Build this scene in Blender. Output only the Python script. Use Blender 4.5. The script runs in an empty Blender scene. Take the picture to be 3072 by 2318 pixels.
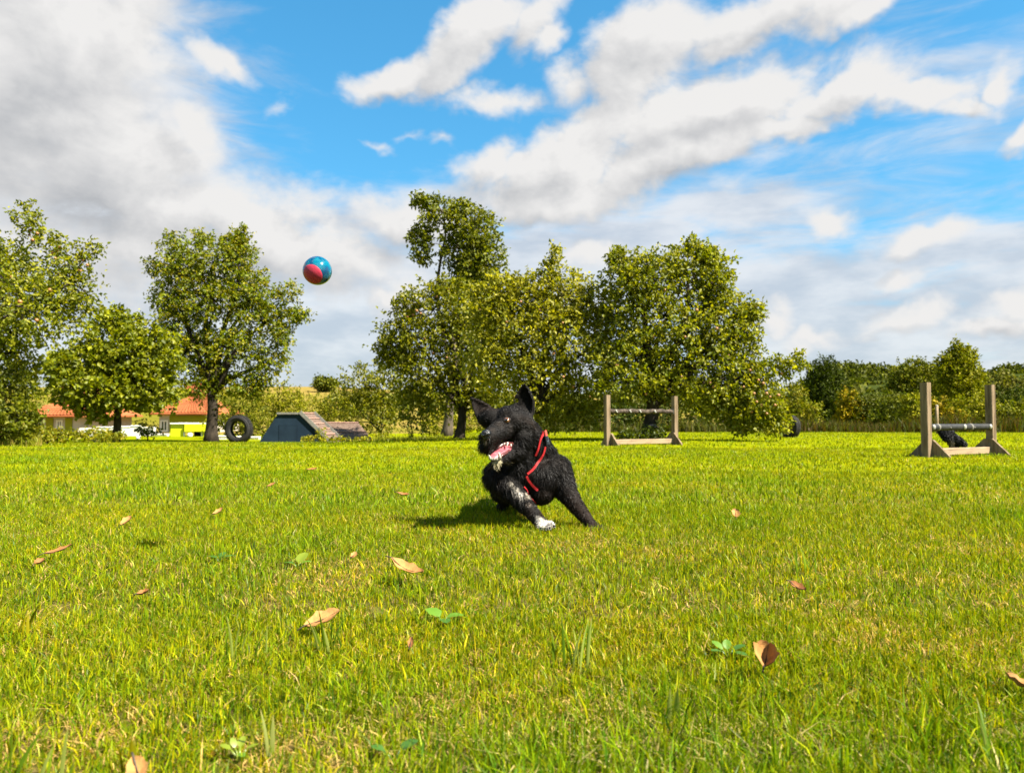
import bpy, bmesh, math, random
import numpy as np
from mathutils import Vector, Matrix
from mathutils.bvhtree import BVHTree

random.seed(7)
RNG = np.random.default_rng(7)
scene = bpy.context.scene
COL = scene.collection

# ------------------------------------------------------------------ camera
F = 2250.0                      # focal length in photo pixels (3072 wide)
CAM_Z = 0.5
PITCH = math.atan(95.0 / F)
cam_d = bpy.data.cameras.new('camera')
cam_d.sensor_width = 36.0
cam_d.lens = 36.0 * F / 3072.0
cam_d.clip_start = 0.05
cam_d.clip_end = 4000.0
cam_d.dof.use_dof = True
cam_d.dof.focus_distance = 2.7
cam_d.dof.aperture_fstop = 6.0
cam = bpy.data.objects.new('camera', cam_d)
cam.location = (0, 0, CAM_Z)
cam.rotation_euler = (math.pi / 2 + PITCH, 0, 0)
COL.objects.link(cam)
scene.camera = cam

# ------------------------------------------------------------------ exposure
scene.view_settings.view_transform = 'Standard'
scene.view_settings.look = 'None'
scene.view_settings.exposure = 2.0
scene.view_settings.gamma = 1.0
scene.view_settings.use_curve_mapping = False
scene.cycles.max_bounces = 6
scene.cycles.diffuse_bounces = 3
scene.cycles.glossy_bounces = 2
scene.cycles.transmission_bounces = 4
scene.cycles.transparent_max_bounces = 6
scene.cycles.use_denoising = True

# ------------------------------------------------------------------ sun
SUN_DIR = Vector((0.64, -0.36, 0.84)).normalized()      # towards the sun
SUN_EL = math.asin(SUN_DIR.z)
SUN_AZ = math.atan2(SUN_DIR.x, SUN_DIR.y)
sun_d = bpy.data.lights.new('sun', 'SUN')
sun_d.energy = 5.0
sun_d.angle = math.radians(0.53)
sun_d.color = (1.0, 0.93, 0.80)
sun = bpy.data.objects.new('sun', sun_d)
sun.rotation_euler = SUN_DIR.to_track_quat('Z', 'Y').to_euler()
sun.location = (20, -20, 30)
COL.objects.link(sun)


# ------------------------------------------------------------------ world
def px_az_el(px, py):
    d = Vector(((px - 1536) / F, 1.0, 0)) 
    yc = (1159 - py) / F
    d = Vector(((px - 1536) / F, math.cos(PITCH) - yc * math.sin(PITCH), math.sin(PITCH) + yc * math.cos(PITCH))).normalized()
    return math.atan2(d.x, d.y), math.asin(d.z)


class Nodes:
    """small helper that writes node graphs"""
    def __init__(s, tree):
        s.t = tree
    def n(s, typ, **kw):
        nd = s.t.nodes.new(typ)
        for k, v in kw.items():
            setattr(nd, k, v)
        return nd
    def put(s, sock, v):
        if isinstance(v, bpy.types.NodeSocket):
            s.t.links.new(v, sock)
        else:
            sock.default_value = v
    def m(s, op, a, b=None, c=None, clamp=False):
        nd = s.n('ShaderNodeMath', operation=op, use_clamp=clamp)
        s.put(nd.inputs[0], a)
        if b is not None: s.put(nd.inputs[1], b)
        if c is not None: s.put(nd.inputs[2], c)
        return nd.outputs[0]
    def v(s, op, a, b=None, scale=None):
        nd = s.n('ShaderNodeVectorMath', operation=op)
        s.put(nd.inputs[0], a)
        if b is not None: s.put(nd.inputs[1], b)
        if scale is not None: s.put(nd.inputs['Scale'], scale)
        return nd.outputs['Value'] if op in ('LENGTH', 'DOT_PRODUCT') else nd.outputs[0]
    def noise(s, vec, scale, detail=4, rough=0.55, dist=0.0, color=False):
        nd = s.n('ShaderNodeTexNoise')
        s.put(nd.inputs['Vector'], vec)
        nd.inputs['Scale'].default_value = scale
        nd.inputs['Detail'].default_value = detail
        nd.inputs['Roughness'].default_value = rough
        nd.inputs['Distortion'].default_value = dist
        return nd.outputs['Color' if color else 'Fac']
    def ramp(s, val, a, b, lo=0.0, hi=1.0, smooth=True):
        nd = s.n('ShaderNodeMapRange', interpolation_type='SMOOTHSTEP' if smooth else 'LINEAR')
        s.put(nd.inputs[0], val)
        nd.inputs[1].default_value = a; nd.inputs[2].default_value = b
        nd.inputs[3].default_value = lo; nd.inputs[4].default_value = hi
        return nd.outputs[0]
    def mix(s, fac, a, b, blend='MIX'):
        nd = s.n('ShaderNodeMix', data_type='RGBA', blend_type=blend)
        s.put(nd.inputs[0], fac)
        s.put(nd.inputs[6], a if isinstance(a, bpy.types.NodeSocket) else (*a, 1) if len(a) == 3 else a)
        s.put(nd.inputs[7], b if isinstance(b, bpy.types.NodeSocket) else (*b, 1) if len(b) == 3 else b)
        return nd.outputs[2]


# cloud banks: photo px centre, radii px, rotation deg (counter-clockwise, up positive), weight
CUMULUS = [
    (90, 200, 450, 560, -20, 1.25), (330, 560, 520, 330, -28, 1.1), (860, 720, 560, 190, -14, 1.0), (400, 120, 180, 230, 0, 0.9),
    (1250, 660, 330, 90, 0, 0.9), (560, 400, 130, 110, -40, 0.7),
    (665, 185, 130, 48, -22, 0.8), (800, 335, 76, 38, 30, 0.42),
    (1160, 222, 190, 56, 14, 0.95), (1420, 120, 320, 105, 28, 1.2), (1640, 50, 150, 105, 40, 0.9), (1690, 120, 70, 60, 40, 0.7),
    (1980, 170, 280, 170, 20, 1.15), (2330, 50, 440, 100, 10, 1.15), (2200, 150, 240, 80, 20, 1.0), (2620, 10, 220, 50, 8, 0.9),
    (1520, 300, 270, 62, 0, 0.85), (1760, 250, 120, 90, 20, 0.8),
    (1700, 470, 370, 130, 28, 1.25), (2150, 345, 500, 125, 14, 1.3), (2500, 285, 260, 95, 8, 1.15), (2730, 290, 200, 58, 2, 1.05), (2890, 315, 130, 40, -5, 0.95),
    (2985, 235, 72, 58, 50, 0.95), (2040, 480, 420, 100, 12, 1.1), (2360, 400, 270, 66, 12, 1.0),
    (1620, 590, 420, 105, 5, 1.15), (1480, 490, 150, 95, 40, 0.8),
    (2490, 665, 110, 46, 10, 0.7), (2800, 690, 160, 46, 14, 0.9), (3090, 370, 60, 40, 30, 0.9),
    (3050, 880, 120, 72, 20, 1.0), (2720, 945, 140, 60, 10, 0.85), (2340, 945, 70, 55, 0, 0.8), (2480, 990, 130, 36, 5, 0.75),
    (2700, 815, 60, 32, 0, 0.7), (2950, 980, 160, 36, 0, 0.7), (1780, 760, 160, 60, 0, 0.65),
    (1340, 408, 60, 24, 0, 0.42), (1120, 425, 80, 16, -10, 0.34), (1230, 405, 60, 14, 0, 0.3), (1150, 920, 170, 60, 0, 0.75), (380, 600, 200, 70, 0, 0.6),
]
VEIL = [
    (1536, 1200, 4000, 260, 0, 1.3), (700, 1000, 1500, 400, 0, 1.0), (1700, 850, 900, 330, 8, 1.0), (2500, 980, 800, 300, 0, 1.0), (2750, 760, 520, 120, 6, 0.8),
    (150, 500, 600, 700, 0, 1.0), (2100, 660, 500, 110, 0, 0.8), (2650, 490, 500, 80, 10, 0.12), (2850, 180, 300, 60, -5, 0.10),
    (1250, 670, 500, 130, 0, 0.6), (3200, 880, 500, 280, 0, 0.9), (-300, 800, 800, 700, 0, 1.0),
]
world = bpy.data.worlds.new('World')
scene.world = world
world.use_nodes = True
wt = world.node_tree
wt.nodes.clear()


def cloud_group(name, ell, warp_a, warp_b):
    g = bpy.data.node_groups.new(name, 'ShaderNodeTree')
    g.interface.new_socket('Dir', in_out='INPUT', socket_type='NodeSocketVector')
    g.interface.new_socket('Field', in_out='OUTPUT', socket_type='NodeSocketFloat')
    N = Nodes(g)
    gi = N.n('NodeGroupInput'); go = N.n('NodeGroupOutput')
    d = N.v('NORMALIZE', gi.outputs[0])
    w1 = N.v('SUBTRACT', N.noise(d, 5.0, 3, 0.55, 0, True), (0.5, 0.5, 0.5))
    w2 = N.v('SUBTRACT', N.noise(d, 17.0, 3, 0.6, 0, True), (0.5, 0.5, 0.5))
    dd = N.v('ADD', d, N.v('SCALE', w1, scale=warp_a))
    dd = N.v('ADD', dd, N.v('SCALE', w2, scale=warp_b))
    dd = N.v('NORMALIZE', dd)
    sp = N.n('ShaderNodeSeparateXYZ'); N.put(sp.inputs[0], dd)
    az = N.m('ARCTAN2', sp.outputs[0], sp.outputs[1])
    el = N.m('ARCSINE', sp.outputs[2])
    cb = N.n('ShaderNodeCombineXYZ'); N.put(cb.inputs[0], az); N.put(cb.inputs[1], el)
    acc = None
    for (px, py, rx, ry, rot, w) in ell:
        a0, e0 = px_az_el(px, py)
        mp = N.n('ShaderNodeMapping', vector_type='TEXTURE')
        if acc is None:
            N.put(mp.inputs[0], cb.outputs[0])
        else:       # a zero-sized link to the running sum keeps the shader's evaluation in sequence
            ch = N.n('ShaderNodeVectorMath', operation='MULTIPLY_ADD')
            N.put(ch.inputs[0], acc); ch.inputs[1].default_value = (1e-9, 1e-9, 1e-9); N.put(ch.inputs[2], cb.outputs[0])
            N.put(mp.inputs[0], ch.outputs[0])
        mp.inputs[1].default_value = (a0, e0, 0)
        mp.inputs[2].default_value = (0, 0, math.radians(rot))
        mp.inputs[3].default_value = (rx / F * 0.93, ry / F * 0.93, 1)
        r = N.v('LENGTH', mp.outputs[0])
        f = N.m('MULTIPLY_ADD', r, -w, w)
        acc = f if acc is None else N.m('SMOOTH_MAX', acc, f, 0.12)
    # beyond the photographed part of the sky the same broken cloud goes on
    gen = N.m('MULTIPLY_ADD', N.noise(N.v('MULTIPLY', d, (1, 1, 1.6)), 2.0, 2, 0.5), 5.0, -2.55)
    ext = N.m('MAXIMUM', N.m('ABSOLUTE', az), N.m('MULTIPLY', el, 1.12))
    gate = N.ramp(ext, 0.66, 0.84)
    acc = N.m('ADD', N.m('MULTIPLY', acc, N.m('SUBTRACT', 1.0, gate)), N.m('MULTIPLY', gen, gate))
    acc = N.m('MAXIMUM', acc, -1.0)
    N.put(go.inputs[0], acc)
    return g


W = Nodes(wt)
tc = W.n('ShaderNodeTexCoord')
wdir = W.v('NORMALIZE', tc.outputs['Generated'])
gC = cloud_group('cumulus_field', CUMULUS, 0.085, 0.05)
gV = cloud_group('veil_field', VEIL, 0.10, 0.03)


def grp(g, vec):
    nd = W.n('ShaderNodeGroup'); nd.node_tree = g
    W.put(nd.inputs[0], vec)
    return nd.outputs[0]


def body(vec):
    """cumulus density field with billows at the given direction"""
    st = W.v('MULTIPLY', vec, (1, 1, 1.5))
    n1 = W.noise(st, 9.0, 7, 0.60, 0.25)
    n2 = W.noise(st, 30.0, 4, 0.6)
    f = W.m('MULTIPLY_ADD', W.m('SUBTRACT', n1, 0.5), 1.6, grp(gC, vec))
    return W.m('MULTIPLY_ADD', W.m('SUBTRACT', n2, 0.5), 0.36, f)


SHIFT = (0.022, -0.006, 0.030)
f0 = body(wdir)
sq = W.n('ShaderNodeVectorMath', operation='MULTIPLY_ADD')
W.put(sq.inputs[0], f0); sq.inputs[1].default_value = (1e-9, 1e-9, 1e-9); W.put(sq.inputs[2], W.v('ADD', wdir, SHIFT))
f1 = body(W.v('NORMALIZE', sq.outputs[0]))
dens = W.ramp(f0, -0.08, 0.60)
lit = W.m('MULTIPLY_ADD', W.m('SUBTRACT', f0, f1), 0.95, 0.70)
thick = W.ramp(f0, 0.55, 1.7, 0.0, 0.27)
lit = W.m('SUBTRACT', lit, thick)
bil = W.noise(W.v('MULTIPLY', wdir, (1, 1, 1.4)), 4.2, 5, 0.55, 0.3)
lit = W.m('MULTIPLY_ADD', W.m('SUBTRACT', bil, 0.47), 1.15, lit, clamp=True)
sky = W.n('ShaderNodeTexSky', sky_type='NISHITA')
sky.sun_disc = False
sky.sun_elevation = SUN_EL
sky.sun_rotation = SUN_AZ
sky.air_density = 1.0
sky.dust_density = 0.35
sky.ozone_density = 3.2
hs = W.n('ShaderNodeHueSaturation')
hs.inputs['Hue'].default_value = 0.478
hs.inputs['Saturation'].default_value = 1.15
hs.inputs['Value'].default_value = 1.05
W.put(hs.inputs['Color'], sky.outputs[0])
CG = 5.0
cloud_col = W.mix(lit, (0.49 * CG, 0.505 * CG, 0.53 * CG), (0.87 * CG, 0.86 * CG, 0.85 * CG))
veil_n = W.noise(W.v('MULTIPLY', wdir, (1, 1, 4.5)), 6.0, 6, 0.6, 0.4)
vf = W.m('MULTIPLY_ADD', W.m('SUBTRACT', veil_n, 0.5), 1.5, grp(gV, wdir))
vden = W.ramp(vf, -0.22, 0.55, 0.0, 0.90)
veil_m = W.ramp(W.noise(W.v('MULTIPLY', wdir, (1, 1, 3.0)), 9.0, 5, 0.55), 0.32, 0.68)
veil_col = W.mix(veil_m, (0.58 * CG, 0.63 * CG, 0.71 * CG), (0.84 * CG, 0.85 * CG, 0.875 * CG))
lum = W.v('DOT_PRODUCT', hs.outputs[0], (0.2, 0.6, 0.2))
soft = W.m('DIVIDE', 1.30, W.m('MULTIPLY_ADD', lum, 0.155, 1.0))
blue = W.v('MULTIPLY', W.v('SCALE', hs.outputs[0], scale=soft), (0.66, 1.04, 1.17))
c1 = W.mix(vden, blue, veil_col)
c2 = W.mix(dens, c1, cloud_col)
bg = W.n('ShaderNodeBackground')
bg.inputs['Strength'].default_value = 0.05
W.put(bg.inputs['Color'], c2)
wo = W.n('ShaderNodeOutputWorld')
wt.links.new(bg.outputs[0], wo.inputs[0])
world.cycles.sampling_method = 'MANUAL'
world.cycles.sample_map_resolution = 512


# ================================================================== helpers
def at(px, py, Y):
    """world point that stands at depth Y on the line of sight of a photo pixel"""
    yc = (1159.0 - py) / F
    dx = (px - 1536.0) / F
    dy = math.cos(PITCH) - yc * math.sin(PITCH)
    dz = math.sin(PITCH) + yc * math.cos(PITCH)
    t = Y / dy
    return Vector((dx * t, Y, CAM_Z + dz * t))


def sstep(a, b, v):
    t = np.clip((np.asarray(v, dtype=float) - a) / (b - a), 0, 1)
    return t * t * (3 - 2 * t)


HILL_PX = [(-1500, 60), (0, 78), (500, 84), (760, 90), (1000, 92), (1300, 80), (1800, 66), (2050, 70), (2300, 72), (2600, 95), (2900, 100), (3300, 108), (4600, 60)]


def hill_h(x, y):
    u = np.where(y > 1, x / np.maximum(y, 1.0), np.sign(x) * 3)
    e = np.interp(u * F + 1536, [p[0] for p in HILL_PX], [p[1] for p in HILL_PX])
    r = np.hypot(x, y)
    rise = sstep(48, 170, r) * (e / F * 170 + 0.6) * (y > 0)
    return rise + sstep(170, 900, r) * 6.0 * (y > 0)


def vnoise(x, y, seed=0):
    x = np.asarray(x, float); y = np.asarray(y, float)
    xi = np.floor(x).astype(np.int64); yi = np.floor(y).astype(np.int64)
    fx = x - xi; fy = y - yi
    fx = fx * fx * (3 - 2 * fx); fy = fy * fy * (3 - 2 * fy)
    def h(a, b):
        n = (a * 374761393 + b * 668265263 + seed * 1442695041) & 0xFFFFFFFF
        n = ((n ^ (n >> 13)) * 1274126177) & 0xFFFFFFFF
        return ((n ^ (n >> 16)) & 0xFFFF) / 65535.0
    return (h(xi, yi) * (1 - fx) + h(xi + 1, yi) * fx) * (1 - fy) + (h(xi, yi + 1) * (1 - fx) + h(xi + 1, yi + 1) * fx) * fy


def ground_z(x, y):
    x = np.asarray(x, float); y = np.asarray(y, float)
    s = sstep(0.0, 5.0, -x)
    drop = 0.34 * s * np.clip((y - 13) / 13, 0, 1.25)
    bump = (vnoise(x * 1.3, y * 1.3, 3) - 0.5) * 0.024 * (np.abs(x) + np.abs(y) < 40)
    return -drop + bump + hill_h(x, y)


def gz(x, y):
    return float(ground_z(x, y))


def stand(px, Y):
    """ground point at photo column px and depth Y"""
    x = (px - 1536.0) / F * Y * math.cos(PITCH)
    return Vector((x, Y, gz(x, Y)))


def tag(o, label=None, cat=None, group=None, kind=None):
    if label: o['label'] = label
    if cat: o['category'] = cat
    if group: o['group'] = group
    if kind: o['kind'] = kind
    return o


def empty(name, loc, label=None, cat=None, group=None):
    o = bpy.data.objects.new(name, None)
    o.location = loc
    o.empty_display_size = 0.2
    COL.objects.link(o)
    return tag(o, label, cat, group)


def origin_of(o):
    v = Vector((0, 0, 0))
    while o is not None:
        v += o.location
        o = o.parent
    return v


def link_mesh(name, me, mat, parent=None, smooth=False, loc=None):
    if mat: me.materials.append(mat)
    if smooth:
        me.polygons.foreach_set('use_smooth', np.ones(len(me.polygons), bool))
    o = bpy.data.objects.new(name, me)
    COL.objects.link(o)
    if parent: o.parent = parent
    if loc is not None: o.location = loc
    return o


class MB:
    """collects simple shapes in world coordinates, links them as one mesh object"""
    def __init__(s):
        s.v = []; s.f = []
    def add(s, vs, fs):
        b = len(s.v)
        s.v += [Vector(p) for p in vs]
        s.f += [tuple(b + i for i in f) for f in fs]
        return s
    def hexa(s, p):
        return s.add(p, [(3, 2, 1, 0), (4, 5, 6, 7), (0, 1, 5, 4), (1, 2, 6, 5), (2, 3, 7, 6), (3, 0, 4, 7)])
    def box(s, c, ax, ay, az):
        c = Vector(c); ax = Vector(ax); ay = Vector(ay); az = Vector(az)
        return s.hexa([c - ax - ay - az, c + ax - ay - az, c + ax + ay - az, c - ax + ay - az,
                       c - ax - ay + az, c + ax - ay + az, c + ax + ay + az, c - ax + ay + az])
    def bevbox(s, c, ax, ay, az, b):
        """box with the four edges along ax chamfered"""
        c = Vector(c); ax = Vector(ax); ay = Vector(ay); az = Vector(az)
        uy = ay.normalized() * b; uz = az.normalized() * b
        ring = [ay - uy + az, ay + az - uz, ay - az + uz, ay - uy - az, -ay + uy - az, -ay - az + uz, -ay + az - uz, -ay + uy + az]
        vs = [c - ax + r for r in ring] + [c + ax + r for r in ring]
        fs = [(i, (i + 1) % 8, 8 + (i + 1) % 8, 8 + i) for i in range(8)] + [tuple(range(7, -1, -1)), tuple(range(8, 16))]
        return s.add(vs, fs)
    def prism(s, ring, off):
        n = len(ring); off = Vector(off)
        ring = [Vector(p) for p in ring]
        return s.add(ring + [p + off for p in ring], [tuple(range(n - 1, -1, -1)), tuple(range(n, 2 * n))] +
                     [(i, (i + 1) % n, n + (i + 1) % n, n + i) for i in range(n)])
    def tube(s, pts, rad, n=8, cap=True):
        pts = [Vector(p) for p in pts]
        b = len(s.v)
        up = Vector((0.3, 0.2, 1)).normalized()
        for i, p in enumerate(pts):
            t = (pts[min(i + 1, len(pts) - 1)] - pts[max(i - 1, 0)]).normalized()
            a = t.cross(up)
            if a.length < 1e-3: a = t.cross(Vector((1, 0, 0)))
            a.normalize(); c = t.cross(a)
            r = rad[i] if isinstance(rad, (list, tuple)) else rad
            for k in range(n):
                w = 2 * math.pi * k / n
                s.v.append(p + (a * math.cos(w) + c * math.sin(w)) * r)
        for i in range(len(pts) - 1):
            for k in range(n):
                s.f.append((b + i * n + k, b + i * n + (k + 1) % n, b + (i + 1) * n + (k + 1) % n, b + (i + 1) * n + k))
        if cap:
            s.f.append(tuple(b + k for k in range(n - 1, -1, -1)))
            s.f.append(tuple(b + (len(pts) - 1) * n + k for k in range(n)))
        return s
    def ball(s, c, rx, ry=None, rz=None, seg=12, rings=8, rot=None):
        c = Vector(c); ry = ry or rx; rz = rz or rx
        vs = [Vector((0, 0, rz))]
        for i in range(1, rings):
            a = math.pi * i / rings
            for k in range(seg):
                w = 2 * math.pi * k / seg
                vs.append(Vector((rx * math.sin(a) * math.cos(w), ry * math.sin(a) * math.sin(w), rz * math.cos(a))))
        vs.append(Vector((0, 0, -rz)))
        if rot is not None: vs = [rot @ p for p in vs]
        fs = [(0, 1 + k, 1 + (k + 1) % seg) for k in range(seg)]
        for i in range(rings - 2):
            for k in range(seg):
                fs.append((1 + i * seg + k, 1 + (i + 1) * seg + k, 1 + (i + 1) * seg + (k + 1) % seg, 1 + i * seg + (k + 1) % seg))
        L = len(vs) - 1
        fs += [(L, 1 + (rings - 2) * seg + (k + 1) % seg, 1 + (rings - 2) * seg + k) for k in range(seg)]
        return s.add([c + p for p in vs], fs)
    def mesh(s, name, org=Vector((0, 0, 0))):
        me = bpy.data.meshes.new(name)
        me.from_pydata([tuple(p - org) for p in s.v], [], s.f)
        me.update()
        return me
    def build(s, name, mat, parent=None, smooth=False, loc=None):
        org = origin_of(parent) if parent else Vector((0, 0, 0))
        if loc is not None: org = org + (Vector(loc) - org)
        o = link_mesh(name, s.mesh(name, org), mat, parent, smooth)
        if loc is not None: o.location = Vector(loc) - (origin_of(parent) if parent else Vector((0, 0, 0)))
        return o


def np_mesh(name, verts, tris=None, loops=None, starts=None, totals=None, cols=None, mat=None, parent=None, smooth=False):
    """fast mesh of numpy arrays, with an optional point colour called tint"""
    me = bpy.data.meshes.new(name)
    verts = np.asarray(verts, np.float32)
    if parent is not None:
        verts = verts - np.array(origin_of(parent), np.float32)
    if tris is not None:
        loops = np.asarray(tris, np.int32).ravel()
        starts = np.arange(0, len(loops), 3, dtype=np.int32)
    me.vertices.add(len(verts))
    me.vertices.foreach_set('co', verts.ravel())
    me.loops.add(len(loops))
    me.loops.foreach_set('vertex_index', np.asarray(loops, np.int32))
    me.polygons.add(len(starts))
    me.polygons.foreach_set('loop_start', np.asarray(starts, np.int32))
    if cols is not None:
        at_ = me.color_attributes.new('tint', 'FLOAT_COLOR', 'POINT')
        c4 = np.ones((len(verts), 4), np.float32); c4[:, :3] = cols
        at_.data.foreach_set('color', c4.ravel())
    me.update(calc_edges=True)
    me.validate()
    return link_mesh(name, me, mat, parent, smooth)


# ------------------------------------------------------------------ materials
def new_mat(name):
    m = bpy.data.materials.new(name)
    m.use_nodes = True
    m.node_tree.nodes.clear()
    return m, Nodes(m.node_tree)


def pmat(name, col, col2=None, scale=8.0, rough=0.7, spec=0.3, bump=0.0, bscale=None, stretch=(1, 1, 1), metal=0.0, coat=0.0, detail=5, noisefac=(0.35, 0.65)):
    m, N = new_mat(name)
    tcd = N.n('ShaderNodeTexCoord')
    vec = N.v('MULTIPLY', tcd.outputs['Object'], stretch)
    nz = N.noise(vec, scale, detail, 0.6)
    p = N.n('ShaderNodeBsdfPrincipled')
    col = tuple(c * 0.5 for c in col)
    c2 = tuple(c * 0.5 for c in col2) if col2 else tuple(c * 0.75 for c in col)
    N.put(p.inputs['Base Color'], N.mix(N.ramp(nz, *noisefac), col, c2))
    p.inputs['Roughness'].default_value = rough
    p.inputs['Specular IOR Level'].default_value = spec
    p.inputs['Metallic'].default_value = metal
    p.inputs['Coat Weight'].default_value = coat
    if bump:
        b = N.n('ShaderNodeBump'); b.inputs['Strength'].default_value = bump; b.inputs['Distance'].default_value = 0.01
        N.put(b.inputs['Height'], N.noise(vec, bscale or scale * 3, 5, 0.6))
        m.node_tree.links.new(b.outputs[0], p.inputs['Normal'])
    o = N.n('ShaderNodeOutputMaterial')
    m.node_tree.links.new(p.outputs[0], o.inputs[0])
    return m


def leaf_mat(name, trans=0.35, gloss=0.06, rough=0.45, tcol=(1.15, 1.25, 0.35)):
    m, N = new_mat(name)
    a = N.n('ShaderNodeAttribute'); a.attribute_name = 'tint'
    d = N.n('ShaderNodeBsdfDiffuse'); N.put(d.inputs[0], a.outputs['Color'])
    t = N.n('ShaderNodeBsdfTranslucent'); N.put(t.inputs[0], N.mix(1.0, a.outputs['Color'], tcol, 'MULTIPLY'))
    g = N.n('ShaderNodeBsdfGlossy'); g.inputs['Roughness'].default_value = rough
    g.inputs[0].default_value = (0.9, 0.9, 0.85, 1)
    x = N.n('ShaderNodeMixShader'); x.inputs[0].default_value = trans
    N.t.links.new(d.outputs[0], x.inputs[1]); N.t.links.new(t.outputs[0], x.inputs[2])
    y = N.n('ShaderNodeMixShader'); y.inputs[0].default_value = gloss
    N.t.links.new(x.outputs[0], y.inputs[1]); N.t.links.new(g.outputs[0], y.inputs[2])
    o = N.n('ShaderNodeOutputMaterial'); N.t.links.new(y.outputs[0], o.inputs[0])
    return m


def fur_mat(name, rough=0.5, spec=0.12):
    m, N = new_mat(name)
    a = N.n('ShaderNodeAttribute'); a.attribute_name = 'tint'
    p = N.n('ShaderNodeBsdfPrincipled')
    N.put(p.inputs['Base Color'], a.outputs['Color'])
    p.inputs['Roughness'].default_value = rough
    p.inputs['Specular IOR Level'].default_value = spec
    o = N.n('ShaderNodeOutputMaterial'); N.t.links.new(p.outputs[0], o.inputs[0])
    return m


M = {}
M['leaf'] = leaf_mat('tree leaf', 0.48, 0.016, 0.5, (1.25, 1.2, 0.25))
M['leaf_far'] = leaf_mat('far leaf', 0.28, 0.01, 0.6)
M['grass'] = leaf_mat('grass blade', 0.42, 0.006, 0.4, (1.25, 1.15, 0.15))
M['bark'] = pmat('bark', (0.075, 0.058, 0.042), (0.035, 0.028, 0.022), 14, 0.9, 0.1, 0.8, 30, (1, 1, 0.3))
M['bark_pale'] = pmat('pale bark', (0.20, 0.16, 0.12), (0.10, 0.08, 0.06), 14, 0.9, 0.1, 0.8, 30, (1, 1, 0.3))
M['wood'] = pmat('weathered timber', (0.40, 0.29, 0.185), (0.13, 0.088, 0.050), 22, 0.85, 0.1, 0.8, 60, (1, 1, 0.10), noisefac=(0.36, 0.74))
M['rail_wood'] = pmat('pale rail timber', (0.56, 0.41, 0.26), (0.30, 0.21, 0.13), 22, 0.85, 0.1, 0.5, 60, (0.15, 0.15, 1), noisefac=(0.38, 0.76))
M['old_wood'] = pmat('grey brown log', (0.17, 0.13, 0.095), (0.05, 0.038, 0.03), 22, 0.85, 0.15, 0.8, 40)
M['grey_tube'] = pmat('grey plastic tube', (0.030, 0.032, 0.034), (0.058, 0.058, 0.056), 14, 0.6, 0.16, 0.2, 40)
M['white_plastic'] = pmat('white plastic', (0.55, 0.54, 0.48), (0.46, 0.45, 0.40), 12, 0.5, 0.4)
M['navy'] = pmat('navy painted board', (0.022, 0.046, 0.078), (0.015, 0.033, 0.058), 2, 0.8, 0.12, 0.1)
M['navy_dark'] = pmat('navy door recess', (0.020, 0.042, 0.071), (0.014, 0.030, 0.053), 2, 0.8, 0.12)
M['grey_edge'] = pmat('grey edge board', (0.33, 0.31, 0.27), (0.24, 0.23, 0.20), 9, 0.75, 0.2, 0.2)
M['brown_plank'] = pmat('brown ramp plank', (0.27, 0.185, 0.14), (0.19, 0.125, 0.095), 8, 0.8, 0.15, 0.3)
M['cleat'] = pmat('reddish cleat', (0.50, 0.30, 0.225), (0.38, 0.22, 0.165), 8, 0.75, 0.2)
M['tyre'] = pmat('tyre rubber', (0.022, 0.021, 0.021), (0.040, 0.036, 0.032), 7, 0.75, 0.25, 0.2)
M['wall'] = pmat('cream render', (0.95, 0.85, 0.72), (0.82, 0.74, 0.62), 2, 0.9, 0.1)
M['roof'] = pmat('orange roof tile', (0.62, 0.20, 0.075), (0.48, 0.14, 0.05), 1.6, 0.8, 0.1, 0.2)
M['green_wall'] = pmat('yellow green panel', (0.46, 0.48, 0.014), (0.38, 0.41, 0.012), 1.5, 0.7, 0.2)
M['lime'] = pmat('lime painted board', (1.00, 1.08, 0.012), (0.86, 0.94, 0.010), 1.5, 0.6, 0.3)
M['white_wall'] = pmat('white paint', (1.45, 1.40, 1.30), (1.25, 1.20, 1.10), 3, 0.7, 0.2)
M['dark'] = pmat('dark interior', (0.025, 0.027, 0.028), (0.018, 0.018, 0.02), 3, 0.8, 0.2)
M['glass'] = pmat('window glass', (0.05, 0.06, 0.065), (0.04, 0.045, 0.05), 3, 0.08, 0.6)
M['apple'] = pmat('ripening apple', (0.52, 0.13, 0.055), (0.50, 0.33, 0.10), 30, 0.4, 0.4)
M['apple_pale'] = pmat('pale apple', (0.62, 0.36, 0.13), (0.55, 0.20, 0.08), 30, 0.4, 0.4)
M['fur'] = fur_mat('dog fur', 0.5, 0.18)
M['skin'] = fur_mat('dog coat base', 0.7)
M['red_strap'] = pmat('red webbing', (0.62, 0.018, 0.022), (0.48, 0.012, 0.016), 80, 0.6, 0.3, 0.3, 300)
M['red_tag'] = pmat('coral tag', (0.80, 0.12, 0.08), (0.7, 0.09, 0.06), 20, 0.45, 0.4)
M['black_plastic'] = pmat('black buckle', (0.012, 0.012, 0.013), (0.02, 0.02, 0.02), 20, 0.3, 0.5)
M['metal'] = pmat('buckle metal', (0.5, 0.5, 0.5), (0.4, 0.4, 0.4), 20, 0.3, 0.5, metal=0.9)
M['nose'] = pmat('wet nose', (0.006, 0.006, 0.007), (0.010, 0.009, 0.009), 60, 0.27, 0.5, 0.5, 200)
M['eye'] = pmat('amber eye', (0.34, 0.15, 0.06), (0.20, 0.085, 0.035), 60, 0.08, 0.7, coat=1.0)
M['pupil'] = pmat('pupil', (0.004, 0.004, 0.004), None, 10, 0.06, 0.7, coat=1.0)
M['tongue'] = pmat('tongue', (0.66, 0.17, 0.20), (0.40, 0.06, 0.09), 60, 0.38, 0.5, 0.2, 120)
M['gum'] = pmat('gum', (0.20, 0.050, 0.045), (0.05, 0.018, 0.018), 60, 0.35, 0.5)
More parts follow.
